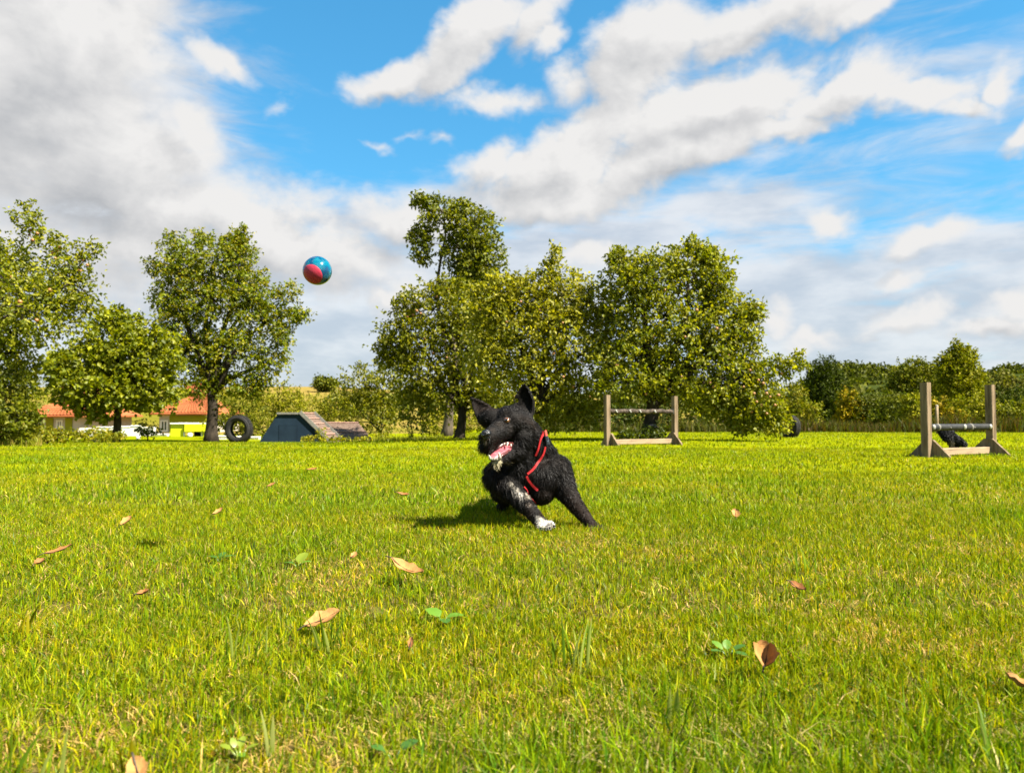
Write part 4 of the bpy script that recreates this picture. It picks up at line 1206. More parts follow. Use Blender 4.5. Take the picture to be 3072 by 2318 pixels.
for i in range(rg - 1):
    for k in range(sg):
        fs.append((1 + i * sg + k, 1 + (i + 1) * sg + k, 1 + (i + 1) * sg + (k + 1) % sg, 1 + i * sg + (k + 1) % sg))
MB().add(vs, fs).build('pink_patch', M['pink'], ball, True)


# ================================================================== dogs
def dz(zx, zy, Y):
    """point on the line of sight of a spot in the 1605 px wide close-up of the dog"""
    return at(1350 + zx / 3.21, 1100 + zy / 3.21, Y)


def zr(r, Y):
    return r / 3.21 / F * Y


def capsule(mb, p0, r0, p1, r1, n=7):
    p0 = Vector(p0); p1 = Vector(p1)
    mb.tube([p0.lerp(p1, k / n) for k in range(n + 1)], [r0 + (r1 - r0) * k / n for k in range(n + 1)], 14)
    mb.ball(p0, r0, seg=14, rings=10); mb.ball(p1, r1, seg=14, rings=10)


def melt(mb, voxel, smooth_it, name):
    """one continuous skin grown over overlapping volumes"""
    me = mb.mesh(name)
    tmp = bpy.data.objects.new('melt', me)
    COL.objects.link(tmp)
    r = tmp.modifiers.new('r', 'REMESH'); r.mode = 'VOXEL'; r.voxel_size = voxel
    s = tmp.modifiers.new('s', 'SMOOTH'); s.factor = 0.5; s.iterations = smooth_it
    dg = bpy.context.evaluated_depsgraph_get()
    out = bpy.data.meshes.new_from_object(tmp.evaluated_get(dg))
    out.name = name
    bpy.data.objects.remove(tmp)
    bpy.data.meshes.remove(me)
    return out


def set_tint(me, cols):
    a_ = me.color_attributes.get('tint') or me.color_attributes.new('tint', 'FLOAT_COLOR', 'POINT')
    c4 = np.ones((len(me.vertices), 4), np.float32); c4[:, :3] = cols
    a_.data.foreach_set('color', c4.ravel())


def coords(me):
    a_ = np.empty(len(me.vertices) * 3, np.float32); me.vertices.foreach_get('co', a_)
    return a_.reshape(-1, 3)


def fur_coat(name, me, n, length_fn, colour_fn, flow_fn, avoid=None, width=0.0022, parent=None, lift=0.32, min_len=0.002):
    """tapering hair strands rooted on a mesh (world coordinates)"""
    me.calc_loop_triangles()
    tri = np.empty(len(me.loop_triangles) * 3, np.int32); me.loop_triangles.foreach_get('vertices', tri); tri = tri.reshape(-1, 3)
    co = coords(me)
    a_, b_, c_ = co[tri[:, 0]], co[tri[:, 1]], co[tri[:, 2]]
    nn = np.cross(b_ - a_, c_ - a_); ar = np.linalg.norm(nn, axis=1); nn /= ar[:, None] + 1e-12
    k = RNG.choice(len(tri), n, p=ar / ar.sum())
    u = RNG.random((n, 1)); v = RNG.random((n, 1)); fl = (u + v) > 1
    u = np.where(fl, 1 - u, u); v = np.where(fl, 1 - v, v)
    p = a_[k] + (b_[k] - a_[k]) * u + (c_[k] - a_[k]) * v
    nr = nn[k]
    L = length_fn(p, nr) * (0.55 + 0.75 * RNG.random(n))
    if avoid is not None:
        ap, ar_ = avoid
        d = np.sqrt(((p[:, None, :] - ap[None]) ** 2).sum(2)).min(1)
        L = np.where(d < ar_, np.minimum(L, 0.006), L)
    ok = L > min_len
    p, nr, L = p[ok], nr[ok], L[ok]
    n = len(p)
    fl = flow_fn(p)
    # neighbouring hairs share a direction so that the coat forms locks
    lock = np.stack([vnoise(p[:, 0] * 38 + 11, p[:, 2] * 38 + p[:, 1] * 21, s_) - 0.5 for s_ in (61, 62, 63)], 1) * 1.5
    fl = fl + lock + RNG.normal(size=(n, 3)) * 0.22
    fl -= nr * (fl * nr).sum(1, keepdims=True)
    fl /= np.linalg.norm(fl, axis=1, keepdims=True) + 1e-9
    d0 = nr * (lift + 0.25 * RNG.random((n, 1))) + fl
    d0 /= np.linalg.norm(d0, axis=1, keepdims=True)
    d1 = d0 * 0.8 + fl * 0.5 + np.array([0, 0, -0.28]); d1 /= np.linalg.norm(d1, axis=1, keepdims=True)
    side = np.cross(d0, RNG.normal(size=(n, 3))); side /= np.linalg.norm(side, axis=1, keepdims=True) + 1e-9
    w = (width * (0.6 + 0.8 * RNG.random(n)))[:, None]
    mid = p + d0 * (L * 0.5)[:, None]; tip = mid + d1 * (L * 0.55)[:, None]
    root_ = p - nr * 0.002
    V = np.stack([root_ - side * w * 0.5, root_ + side * w * 0.5, mid - side * w * 0.42, mid + side * w * 0.42, tip], 1).reshape(-1, 3)
    kk = np.arange(n)[:, None] * 5
    T = np.concatenate([kk + [0, 1, 3], kk + [0, 3, 2], kk + [2, 3, 4]], 1).reshape(-1, 3)
    C = np.repeat(colour_fn(p) * (0.7 + 0.6 * RNG.random((n, 1))), 5, axis=0)
    o_ = np_mesh(name, V, tris=T, cols=C, mat=M['fur'], parent=parent)
    o_['kind'] = 'stuff'
    return o_


def ear_shape(mb, outline, Y0, back, hollow, thick=0.009):
    ring = [dz(x, y, Y0 + dy) for x, y, dy in outline]
    n = len(ring)
    cen = sum(ring, Vector()) / n
    fr = [cen.lerp(p, 1.0) for p in ring]
    inner = [cen.lerp(p, 0.62) + Vector((0, hollow, 0)) for p in ring]
    bk = [cen.lerp(p, 0.985) + Vector((0, thick, 0)) for p in ring]
    bk2 = [cen.lerp(p, 0.7) + Vector((back[0], thick + back[1], back[2])) for p in ring]
    vs = fr + inner + bk + bk2 + [cen + Vector((0, hollow * 1.15, 0)), cen + Vector((back[0], thick + back[1], back[2]))]
    fs = []
    for i in range(n):
        j = (i + 1) % n
        fs += [(i, j, n + j, n + i), (n + i, n + j, 4 * n), (2 * n + j, 2 * n + i, 3 * n + i, 3 * n + j), (3 * n + j, 3 * n + i, 4 * n + 1), (j, i, 2 * n + i, 2 * n + j)]
    mb.add(vs, fs)


dog = empty('running_dog', stand(1600, 3.45), 'black shaggy dog in red harness running over the grass with its mouth open', 'dog')
mb = MB()
R_ = zr
# trunk
for (x, y, Y, r, ry, rz) in ((720, 1030, 3.55, 262, 260, 255), (880, 1060, 3.54, 235, 230, 215), (860, 1180, 3.52, 165, 170, 150), (560, 1040, 3.52, 190, 200, 190), (990, 1030, 3.56, 165, 170, 180)):
    mb.ball(dz(x, y, Y), zr(r, Y), zr(ry, Y), zr(rz, Y), 20, 14)
capsule(mb, dz(780, 980, 3.6), zr(260, 3.6), dz(640, 1010, 4.0), zr(205, 4.0))
capsule(mb, dz(640, 1010, 4.0), zr(205, 4.0), dz(630, 1010, 4.12), zr(190, 4.12))
# neck and head
capsule(mb, dz(690, 620, 3.46), zr(165, 3.46), dz(830, 900, 3.58), zr(215, 3.58))
capsule(mb, dz(640, 760, 3.44), zr(140, 3.44), dz(650, 1000, 3.48), zr(190, 3.48))
mb.ball(dz(580, 520, 3.41), zr(172, 3.4), zr(190, 3.4), zr(150, 3.4), 20, 14)
mb.ball(dz(690, 560, 3.43), zr(120, 3.4), zr(150, 3.4), zr(150, 3.4), 18, 12)
mb.ball(dz(400, 500, 3.40), zr(125, 3.4), zr(110, 3.4), zr(105, 3.4), 16, 10)
mb.ball(dz(690, 690, 3.41), zr(115, 3.4), zr(130, 3.4), zr(130, 3.4), 16, 10)
capsule(mb, dz(520, 590, 3.36), zr(112, 3.36), dz(392, 668, 3.245), zr(84, 3.245))
capsule(mb, dz(392, 668, 3.245), zr(84, 3.245), dz(352, 668, 3.215), zr(66, 3.215))
capsule(mb, dz(372, 700, 3.235), zr(78, 3.235), dz(330, 775, 3.245), zr(54, 3.245))           # shaggy upper lip hanging in front
capsule(mb, dz(430, 720, 3.275), zr(58, 3.27), dz(372, 800, 3.262), zr(46, 3.26))
capsule(mb, dz(650, 800, 3.40), zr(98, 3.40), dz(550, 860, 3.32), zr(62, 3.32))              # lower jaw
capsule(mb, dz(550, 860, 3.32), zr(60, 3.32), dz(440, 925, 3.26), zr(42, 3.26))
mb.ball(dz(445, 925, 3.26), zr(58, 3.26), zr(40, 3.26), zr(36, 3.26), 14, 8)
ear_shape(mb, [(268, 540, .01), (226, 430, .0), (208, 370, .0), (190, 285, .0), (290, 318, .01), (375, 365, .02), (440, 425, .02), (430, 520, .01), (330, 560, .01)], 3.385, (-0.004, 0.034, 0.008), 0.012, 0.012)
ear_shape(mb, [(590, 420, .0), (610, 300, .0), (660, 210, .0), (715, 150, .0), (765, 225, .01), (797, 310, .02), (806, 400, .03), (800, 500, .03), (700, 530, .01)], 3.41, (0.022, 0.035, 0.004), 0.024)
# front legs
capsule(mb, dz(470, 1060, 3.46), zr(150, 3.46), dz(590, 1180, 3.42), zr(120, 3.42))
capsule(mb, dz(590, 1180, 3.42), zr(112, 3.42), dz(700, 1300, 3.385), zr(84, 3.385))
capsule(mb, dz(700, 1300, 3.385), zr(84, 3.385), dz(815, 1430, 3.35), zr(66, 3.35))
capsule(mb, dz(815, 1430, 3.35), zr(66, 3.35), dz(880, 1510, 3.32), zr(58, 3.32))
for k, (x, y) in enumerate(((865, 1548), (905, 1556), (950, 1550), (985, 1530))):
    capsule(mb, dz(890, 1512, 3.32), zr(46, 3.32), dz(x, y - 12, 3.285), zr(31, 3.285), 4)
capsule(mb, dz(1010, 1010, 3.54), zr(165, 3.54), dz(1110, 1190, 3.50), zr(112, 3.50))
capsule(mb, dz(1110, 1190, 3.50), zr(108, 3.50), dz(1200, 1320, 3.46), zr(80, 3.46))
capsule(mb, dz(1200, 1320, 3.46), zr(80, 3.46), dz(1310, 1460, 3.41), zr(60, 3.41))
capsule(mb, dz(1310, 1460, 3.41), zr(60, 3.41), dz(1370, 1535, 3.385), zr(52, 3.385))
for k, (x, y) in enumerate(((1340, 1580), (1385, 1586), (1425, 1580), (1455, 1565))):
    capsule(mb, dz(1365, 1535, 3.385), zr(44, 3.385), dz(x, y - 16, 3.355), zr(28, 3.355), 4)
# hind legs
capsule(mb, dz(590, 1080, 4.02), zr(150, 4.02), dz(500, 1190, 3.92), zr(112, 3.92))
capsule(mb, dz(500, 1190, 3.92), zr(105, 3.92), dz(540, 1250, 4.15), zr(62, 4.15))
capsule(mb, dz(540, 1250, 4.15), zr(60, 4.15), dz(515, 1330, 4.08), zr(50, 4.08))
capsule(mb, dz(515, 1335, 4.08), zr(50, 4.08), dz(490, 1352, 4.0), zr(42, 4.0))
capsule(mb, dz(720, 1090, 4.02), zr(140, 4.02), dz(740, 1210, 3.95), zr(95, 3.95))
capsule(mb, dz(740, 1210, 3.95), zr(90, 3.95), dz(700, 1260, 4.2), zr(55, 4.2))
capsule(mb, dz(700, 1260, 4.2), zr(52, 4.2), dz(690, 1322, 4.18), zr(45, 4.18))
# tail
capsule(mb, dz(640, 930, 4.22), zr(70, 4.22), dz(690, 860, 4.45), zr(60, 4.45))
capsule(mb, dz(690, 860, 4.45), zr(60, 4.45), dz(720, 820, 4.6), zr(40, 4.6))
dme = melt(mb, 0.0062, 5, 'dog_body')
tree_ = BVHTree.FromPolygons([tuple(v.co) for v in dme.vertices], [tuple(p_.vertices) for p_ in dme.polygons])
CAM = Vector((0, 0, CAM_Z))


def hit(zx, zy):
    d_ = (dz(zx, zy, 3.3) - CAM).normalized()
    loc, nor, idx, dist = tree_.ray_cast(CAM, d_)
    if loc is None:
        loc, nor, idx, dist = tree_.find_nearest(dz(zx, zy, 3.45))
    return loc, nor


# where the coat is white or pale
W_SPOTS = [(dz(612, 1118, 3.32), 0.014, (0.30, 0.27, 0.23)), (dz(650, 1160, 3.32), 0.016, (0.34, 0.31, 0.27)), (dz(690, 1195, 3.31), 0.015, (0.38, 0.35, 0.31)), (dz(585, 1095, 3.33), 0.012, (0.20, 0.18, 0.15)),
           (dz(930, 1530, 3.28), 0.046, (0.40, 0.37, 0.33)), (dz(870, 1500, 3.30), 0.030, (0.36, 0.33, 0.29)), (dz(440, 940, 3.24), 0.022, (0.36, 0.31, 0.19)), (dz(480, 930, 3.25), 0.016, (0.26, 0.23, 0.14)),
           (dz(555, 1000, 3.30), 0.022, (0.07, 0.055, 0.025)), (dz(850, 1140, 3.34), 0.020, (0.22, 0.19, 0.15)), (dz(340, 722, 3.18), 0.012, (0.15, 0.12, 0.085)), (dz(770, 1300, 3.31), 0.014, (0.10, 0.08, 0.065))]


SHEEN_SPOTS = [(np.array(dz(x, y, Y)), r, k) for x, y, Y, r, k in ((470, 560, 3.28, 0.030, 1.0), (400, 590, 3.22, 0.026, 1.0), (600, 600, 3.30, 0.030, 0.7), (520, 440, 3.33, 0.024, 0.8), (420, 470, 3.33, 0.022, 0.5), (800, 440, 3.43, 0.020, 1.2), (800, 560, 3.40, 0.03, 0.8), (560, 490, 3.30, 0.016, 0.9), (1080, 960, 3.48, 0.05, 0.5), (340, 340, 3.385, 0.025, 0.5))]  # grey sheen of the coat painted as paler hairs on bridge, brow and ears


def coat_colour(p):
    base = np.tile(np.array([0.0042, 0.0033, 0.0028]), (len(p), 1))
    brown = vnoise(p[:, 0] * 14 + 5, p[:, 2] * 14 + p[:, 1] * 6, 71)[:, None]
    base = base * (0.75 + 0.5 * brown) + np.array([0.007, 0.0035, 0.002]) * np.clip(brown - 0.62, 0, 1) * 3
    legs = np.clip((0.22 - p[:, 2:3]) / 0.15, 0, 1) * (p[:, 0:1] > 0.12)
    base = base + legs * np.array([0.008, 0.0038, 0.002])
    for c, r_, k_ in SHEEN_SPOTS:
        f_ = np.clip(1.2 - np.linalg.norm(p - c, axis=1) / r_, 0, 1)[:, None] * k_
        base = base + f_ * np.array([0.016, 0.012, 0.009]) * (RNG.random((len(p), 1)) > 0.35)
    for c, r, col in W_SPOTS:
        # patches sit on the skin below the given spot
        loc = tree_.find_nearest(c)[0]
        d = np.linalg.norm(p - np.array(loc), axis=1)
        d = d * (0.75 + 0.6 * vnoise(p[:, 0] * 70, p[:, 2] * 70, 77))
        f_ = np.clip((1.1 - d / r) * 2.5, 0, 1) * np.where(RNG.random(len(p)) > 0.28, 1.0, 0.15)
        base = base * (1 - f_[:, None]) + np.array(col) * f_[:, None]
    return base


HEADC = np.array(dz(520, 620, 3.33)); RUFF = np.array(dz(560, 980, 3.40)); BEARD = np.array(dz(340, 780, 3.23)); JAW = np.array(dz(470, 900, 3.28))
EARL = np.array(dz(290, 400, 3.39)); EARR = np.array(dz(710, 330, 3.42)); CHEST = np.array(dz(430, 1080, 3.40)); MOUTH = np.array(dz(480, 800, 3.29))
MUZZ = np.array(dz(430, 620, 3.24)); CHEEK = np.array(dz(700, 800, 3.36))


def dist(p, c): return np.linalg.norm(p - c, axis=1)


def coat_length(p, nr):
    L = np.full(len(p), 0.028)
    L = np.where(dist(p, HEADC) < 0.13, 0.013, L)
    L = np.where(dist(p, CHEEK) < 0.065, 0.026, L)
    L = np.where(dist(p, RUFF) < 0.10, 0.036, L)
    L = np.where(dist(p, CHEST) < 0.09, 0.034, L)
    L = np.where((dist(p, EARL) < 0.085) | (dist(p, EARR) < 0.11), 0.009, L)
    L = np.where(dist(p, MUZZ) < 0.055, 0.008, L)
    L = np.where(dist(p, BEARD) < 0.040, 0.026, L)
    L = np.where(dist(p, JAW) < 0.035, 0.014, L)
    L = np.where(dist(p, MOUTH) < 0.028, 0.004, L)
    L = np.where((p[:, 2] < 0.20) & (p[:, 0] > 0.05), 0.015, L)
    L = np.where(p[:, 2] < 0.06, 0.013, L)
    return L


NOSE_P = np.array(dz(360, 640, 3.2))


def coat_flow(p):
    f_ = np.tile(np.array([0.10, 0.45, -0.75]), (len(p), 1))
    hd = np.clip(1 - dist(p, HEADC) / 0.20, 0, 1)[:, None] ** 0.5
    away = p - NOSE_P; away /= np.linalg.norm(away, axis=1, keepdims=True) + 1e-9
    f_ = f_ * (1 - hd) + away * hd * 0.9 + np.array([0, 0, -0.25]) * hd
    up_ = ((dist(p, EARL) < 0.085) | (dist(p, EARR) < 0.11))[:, None]
    f_ = np.where(up_, np.array([0.0, 0.2, 0.9]), f_)
    bd = (dist(p, BEARD) < 0.045)[:, None]
    return np.where(bd, np.array([-0.35, -0.1, -0.8]), f_)


# harness laid on the coat
STRAPS = {
    'collar_strap': [(905, 625), (880, 655), (862, 690), (850, 740), (838, 800), (818, 850)],
    'shoulder_strap': [(905, 770), (893, 830), (862, 890), (820, 950), (775, 1000), (738, 1030)],
    'chest_strap': [(730, 1050), (750, 1090), (785, 1130), (820, 1165), (850, 1190)],
    'belly_strap': [(700, 1165), (730, 1200), (765, 1235), (800, 1270), (825, 1300)],
}
strap_pts = []
harness = empty('harness', dog.location)
harness.parent = dog; harness.location = (0, 0, 0)
for nm, line in STRAPS.items():
    dense = []
    for i in range(len(line) - 1):
        for k in range(4):
            f_ = k / 4
            dense.append((line[i][0] + (line[i + 1][0] - line[i][0]) * f_, line[i][1] + (line[i + 1][1] - line[i][1]) * f_))
    dense.append(line[-1])
    H = [hit(*q) for q in dense]
    P_ = [h[0] for h in H]; Nn = [h[1] for h in H]
    for _ in range(3):
        P_ = [P_[0]] + [(P_[i - 1] + P_[i] * 2 + P_[i + 1]) / 4 for i in range(1, len(P_) - 1)] + [P_[-1]]
        Nn = [Nn[0]] + [(Nn[i - 1] + Nn[i] * 2 + Nn[i + 1]).normalized() for i in range(1, len(Nn) - 1)] + [Nn[-1]]
    st_ = MB(); wv = 0.0051; lift_ = 0.008; th = 0.002
    ring = []
    for i in range(len(P_)):
        t = (P_[min(i + 1, len(P_) - 1)] - P_[max(i - 1, 0)]).normalized()
        s_ = t.cross(Nn[i]).normalized()
        c = P_[i] + Nn[i] * lift_
        ring.append([c - s_ * wv - Nn[i] * th, c + s_ * wv - Nn[i] * th, c + s_ * wv + Nn[i] * th, c - s_ * wv + Nn[i] * th])
    vs = [q for r_ in ring for q in r_]; n_ = len(ring)
    fs = [(i * 4 + k, i * 4 + (k + 1) % 4, (i + 1) * 4 + (k + 1) % 4, (i + 1) * 4 + k) for i in range(n_ - 1) for k in range(4)]
    fs += [(3, 2, 1, 0), tuple((n_ - 1) * 4 + k for k in range(4))]
    st_.add(vs, fs).build(nm, M['red_strap'], harness)
    strap_pts += [tuple(q) for q in P_]
l_, n_ = hit(905, 712)
t_ = (hit(915, 760)[0] - hit(895, 660)[0]).normalized(); s_ = t_.cross(n_).normalized()
MB().bevbox(l_ + n_ * 0.014, t_ * 0.020, s_ * 0.0105, n_ * 0.006, 0.003).build('buckle', M['black_plastic'], harness)
MB().bevbox(l_ + n_ * 0.021 + s_ * -0.004, t_ * 0.016, s_ * 0.0022, n_ * 0.0015, 0.0008).build('buckle_bar', M['metal'], harness)
MB().bevbox(l_ + n_ * 0.021 + t_ * 0.004, t_ * 0.0022, s_ * 0.009, n_ * 0.0012, 0.0006).build('buckle_bar', M['metal'], harness)
l2, n2 = hit(893, 655)
MB().bevbox(l2 + n2 * 0.016, t_ * 0.014, s_ * 0.0075, n2 * 0.004, 0.002).build('tag', M['red_tag'], harness)
strap_pts += [tuple(l_), tuple(l2)]

# face
def face_part(nm, mb_, mat, smooth=True, parent=dog):
    return mb_.build(nm, mat, parent, smooth)
le, ne = hit(547, 522)
eye_c = le + ne * 0.004
ey_ = face_part('eye', MB().ball(eye_c, 0.0150, 0.0150, 0.0150, 20, 14), M['eye'])
look = ((CAM - eye_c).normalized() + Vector((-0.25, 0, 0.15))).normalized()
face_part('pupil', MB().ball(eye_c + look * 0.0092, 0.0074, 0.0074, 0.0074, 14, 10), M['pupil'], True, ey_)
lid = MB()
s1 = look.cross(Vector((0, 0, 1))).normalized(); u1 = s1.cross(look)
lid.tube([eye_c + s1 * (0.0164 * math.cos(w_)) + u1 * (0.0120 * math.sin(w_)) + look * 0.0065 for w_ in np.linspace(0, 2 * math.pi, 17)], 0.0024, 6, cap=False)
M['lid'] = pmat('dark eyelid', (0.055, 0.036, 0.026), None, 20, 0.5, 0.4)
face_part('eyelid', lid, M['lid'])
lf, nf = hit(288, 545)
ec2 = lf - nf * 0.008 + Vector((-0.006, 0.012, 0))
face_part('eye', MB().ball(ec2, 0.0115, 0.0115, 0.0115, 18, 12), M['eye'])
nc_ = dz(345, 645, 3.165)
rotn = Matrix.Rotation(math.radians(-18), 3, 'Y')
no = face_part('nose', MB().ball(nc_, 0.0215, 0.017, 0.0180, 24, 16, rotn).ball(nc_ + Vector((0.002, 0.004, -0.014)), 0.015, 0.015, 0.014, 14, 10), M['nose'])
nv = (CAM - nc_).normalized()
for s_x in (-0.011, 0.012):
    face_part('nostril', MB().ball(nc_ + Vector((s_x, -0.0148, -0.003 + s_x * 0.2)), 0.0055, 0.004, 0.0042, 10, 8), M['pupil'], True, no)
# mouth: gums, palate, tongue and teeth in the open jaws
tg = MB()
tp_ = [dz(600, 765, 3.36), dz(555, 785, 3.325), dz(505, 815, 3.295), dz(460, 845, 3.27), dz(415, 872, 3.25), dz(392, 882, 3.24)]
tr2 = [0.014, 0.018, 0.020, 0.019, 0.015, 0.007]
vs = []; fs = []; ns_ = 12
ax_t = (tp_[-1] - tp_[0]).normalized(); sd_t = ax_t.cross(Vector((0.15, -0.75, 0.65))).normalized(); nr_t = sd_t.cross(ax_t).normalized()
for i, q in enumerate(tp_):
    for k in range(ns_):
        w_ = 2 * math.pi * k / ns_
        groove = -0.004 * math.exp(-(math.cos(w_) * 3) ** 2) if math.sin(w_) > 0 else 0
        vs.append(q + sd_t * (tr2[i] * 1.15 * math.cos(w_)) + nr_t * (tr2[i] * 0.55 * math.sin(w_) + groove))
for i in range(len(tp_) - 1):
    for k in range(ns_):
        fs.append((i * ns_ + k, i * ns_ + (k + 1) % ns_, (i + 1) * ns_ + (k + 1) % ns_, (i + 1) * ns_ + k))
fs += [tuple(range(ns_ - 1, -1, -1)), tuple((len(tp_) - 1) * ns_ + k for k in range(ns_))]
face_part('tongue', tg.add(vs, fs), M['tongue'])
gm = MB()
gm.tube([dz(598, 762, 3.350), dz(570, 800, 3.318), dz(542, 826, 3.292), dz(505, 850, 3.262), dz(478, 880, 3.245)], [0.0055, 0.0068, 0.007, 0.0066, 0.006], 8)
gm.tube([dz(478, 880, 3.245), dz(440, 892, 3.235), dz(400, 885, 3.235), dz(380, 868, 3.24)], [0.006, 0.0055, 0.005, 0.0045], 8)
face_part('gum', gm, M['gum'])
face_part('palate', MB().tube([dz(600, 745, 3.362), dz(500, 752, 3.325), dz(425, 812, 3.285)], [0.010, 0.015, 0.013], 10), M['gum'])


def tooth(a, b_, r):
    a = Vector(a); b_ = Vector(b_)
    face_part('tooth', MB().tube([a, a.lerp(b_, 0.35), a.lerp(b_, 0.75), b_], [r, r * 0.95, r * 0.55, r * 0.12], 8), M['tooth'])


tooth(dz(392, 893, 3.228), dz(374, 846, 3.218), 0.0062)
tooth(dz(482, 886, 3.236), dz(470, 822, 3.226), 0.0072)
for k, x in enumerate((410, 425, 441, 456)):
    tooth(dz(x, 900 - k * 1, 3.228), dz(x - 2, 874, 3.222), 0.0036)
tooth(dz(556, 728, 3.306), dz(546, 772, 3.296), 0.0046)
tooth(dz(587, 746, 3.322), dz(588, 768, 3.314), 0.0036)
tooth(dz(527, 734, 3.294), dz(523, 752, 3.288), 0.0028)

set_tint(dme, coat_colour(coords(dme)))
avoid_pts = np.array(strap_pts + [tuple(eye_c + s1 * q_ + u1 * r_ + look * 0.006) for q_ in (-0.013, 0.0, 0.013) for r_ in (-0.004, 0.008)])
fur_coat('fur', dme, 76000, coat_length, coat_colour, coat_flow, (avoid_pts, 0.010), 0.00135, dog, 0.16)
org = np.array(dog.location, np.float32)
dme.vertices.foreach_set('co', (coords(dme) - org).ravel())
bo = link_mesh('body', dme, M['skin'], dog, True)
# claws
for (x, y, Y) in ((872, 1565, 3.25), (915, 1572, 3.25), (960, 1566, 3.25), (1000, 1546, 3.25), (1345, 1592, 3.325), (1392, 1598, 3.325), (1435, 1590, 3.325), (1466, 1574, 3.325)):
    a_ = dz(x, y - 16, Y); face_part('claw', MB().tube([a_, a_ + Vector((0.003, -0.008, -0.006)), a_ + Vector((0.004, -0.012, -0.012))], [0.005, 0.0038, 0.001], 7), M['black_plastic'])


# ---- second dog, mostly hidden by the grey barred hurdle
def d2(zx, zy, Y):
    return at(2680 + zx / 5.82, 1130 + zy / 5.82, Y)
def z2r(r, Y): return r / 5.82 / F * Y
dog2 = empty('black_dog', stand(2855, 11.6), 'black shaggy dog half hidden behind the bar of the grey barred hurdle', 'dog')
mb = MB()
YD = 11.4
capsule(mb, d2(910, 925, YD), z2r(75, YD), d2(985, 1040, YD - .05), z2r(95, YD))
capsule(mb, d2(830, 930, YD), z2r(62, YD), d2(930, 1060, YD - .1), z2r(72, YD))
capsule(mb, d2(985, 1040, YD), z2r(95, YD), d2(1120, 1130, YD), z2r(82, YD))
capsule(mb, d2(1120, 1120, YD), z2r(85, YD), d2(1235, 1180, YD - .05), z2r(48, YD))
capsule(mb, d2(980, 1090, YD - .1), z2r(60, YD), d2(1015, 1200, YD - .12), z2r(40, YD))
capsule(mb, d2(1015, 1200, YD - .12), z2r(40, YD), d2(1040, 1275, YD - .1), z2r(20, YD))
capsule(mb, d2(960, 925, YD + .05), z2r(75, YD), d2(985, 925, YD + .4), z2r(68, YD))
capsule(mb, d2(1060, 1110, YD + .1), z2r(70, YD), d2(1090, 1210, YD + .35), z2r(40, YD))
capsule(mb, d2(1090, 1210, YD + .35), z2r(38, YD), d2(1070, 1285, YD + .3), z2r(24, YD))
d2m = melt(mb, 0.012, 3, 'second_dog')
PW = np.array(d2(1010, 1190, YD - .15))
def c2(p):
    b_ = np.tile(np.array([0.003, 0.003, 0.003]), (len(p), 1))
    f_ = np.clip((1.2 - np.linalg.norm(p - PW, axis=1) / 0.075) * 1.5, 0, 1)[:, None]
    return b_ * (1 - f_) + np.array([0.07, 0.055, 0.03]) * f_
set_tint(d2m, c2(coords(d2m)))
fur_coat('fur', d2m, 7000, lambda p, n: np.full(len(p), 0.035), c2, lambda p: np.tile(np.array([0.35, 0.1, -0.8]), (len(p), 1)), None, 0.005, dog2)
d2m.vertices.foreach_set('co', (coords(d2m) - np.array(dog2.location, np.float32)).ravel())
link_mesh('body', d2m, M['skin'], dog2, True)


# ================================================================== fallen leaves, weeds and tall grass tufts
def fallen_leaf(label, px, py, length, width, yaw, pitch, curl, mat, lift=0.035, cup=0.25):
    """dry leaf lying on the grass tips; yaw 0 points to the right, pitch lifts the tip"""
    Y = (CAM_Z - lift) * F / max(30.0, (py - 1254))
    p = at(px, py, Y)
    root = empty('fallen_leaf', p, label, 'leaf', 'dry leaves fallen on the lawn')
    ax = Vector((math.cos(yaw) * math.cos(pitch), math.sin(yaw) * math.cos(pitch), math.sin(pitch)))
    sd = Vector((-math.sin(yaw), math.cos(yaw), 0)); sd = (sd + Vector((0, 0, 0.25))).normalized()
    nr = ax.cross(sd).normalized()
    if nr.z < 0: nr = -nr
    nl, nw = 9, 4
    vs = []; fs = []
    ph = random.random() * 6
    for i in range(nl + 1):
        t = i / nl
        wv = width * 0.5 * (math.sin(math.pi * min(1, t * 0.96 + 0.02)) ** 0.75) * (1 + 0.10 * math.sin(t * 19 + ph))
        for k in range(-nw, nw + 1):
            s_ = k / nw
            z_ = curl * length * (t - 0.5) ** 2 * 2 + cup * wv * abs(s_) ** 1.6 + 0.04 * width * math.sin(t * 14 + s_ * 3 + ph)
            q = p + ax * (length * (t - 0.5)) + sd * (wv * s_) + nr * z_
            vs.append(q)
    m_ = 2 * nw + 1
    for i in range(nl):
        for k in range(m_ - 1):
            fs.append((i * m_ + k, i * m_ + k + 1, (i + 1) * m_ + k + 1, (i + 1) * m_ + k))
    n_ = len(vs)
    vs2 = vs + [v_ - nr * 0.0012 for v_ in vs]
    fs2 = fs + [tuple(n_ + i for i in reversed(f_)) for f_ in fs]
    MB().add(vs2, fs2).build('blade', M[mat], root, True)
    mid = [p + ax * (length * (i / nl - 0.5)) + nr * (curl * length * (i / nl - 0.5) ** 2 * 2 + 0.0012) for i in range(nl + 1)]
    mid = [mid[0] - ax * length * 0.22 - nr * 0.004] + mid
    MB().tube(mid, [0.0016] + [0.0016 * (1 - 0.8 * i / nl) for i in range(nl + 1)], 5).build('stalk', M['old_wood'], root, True)


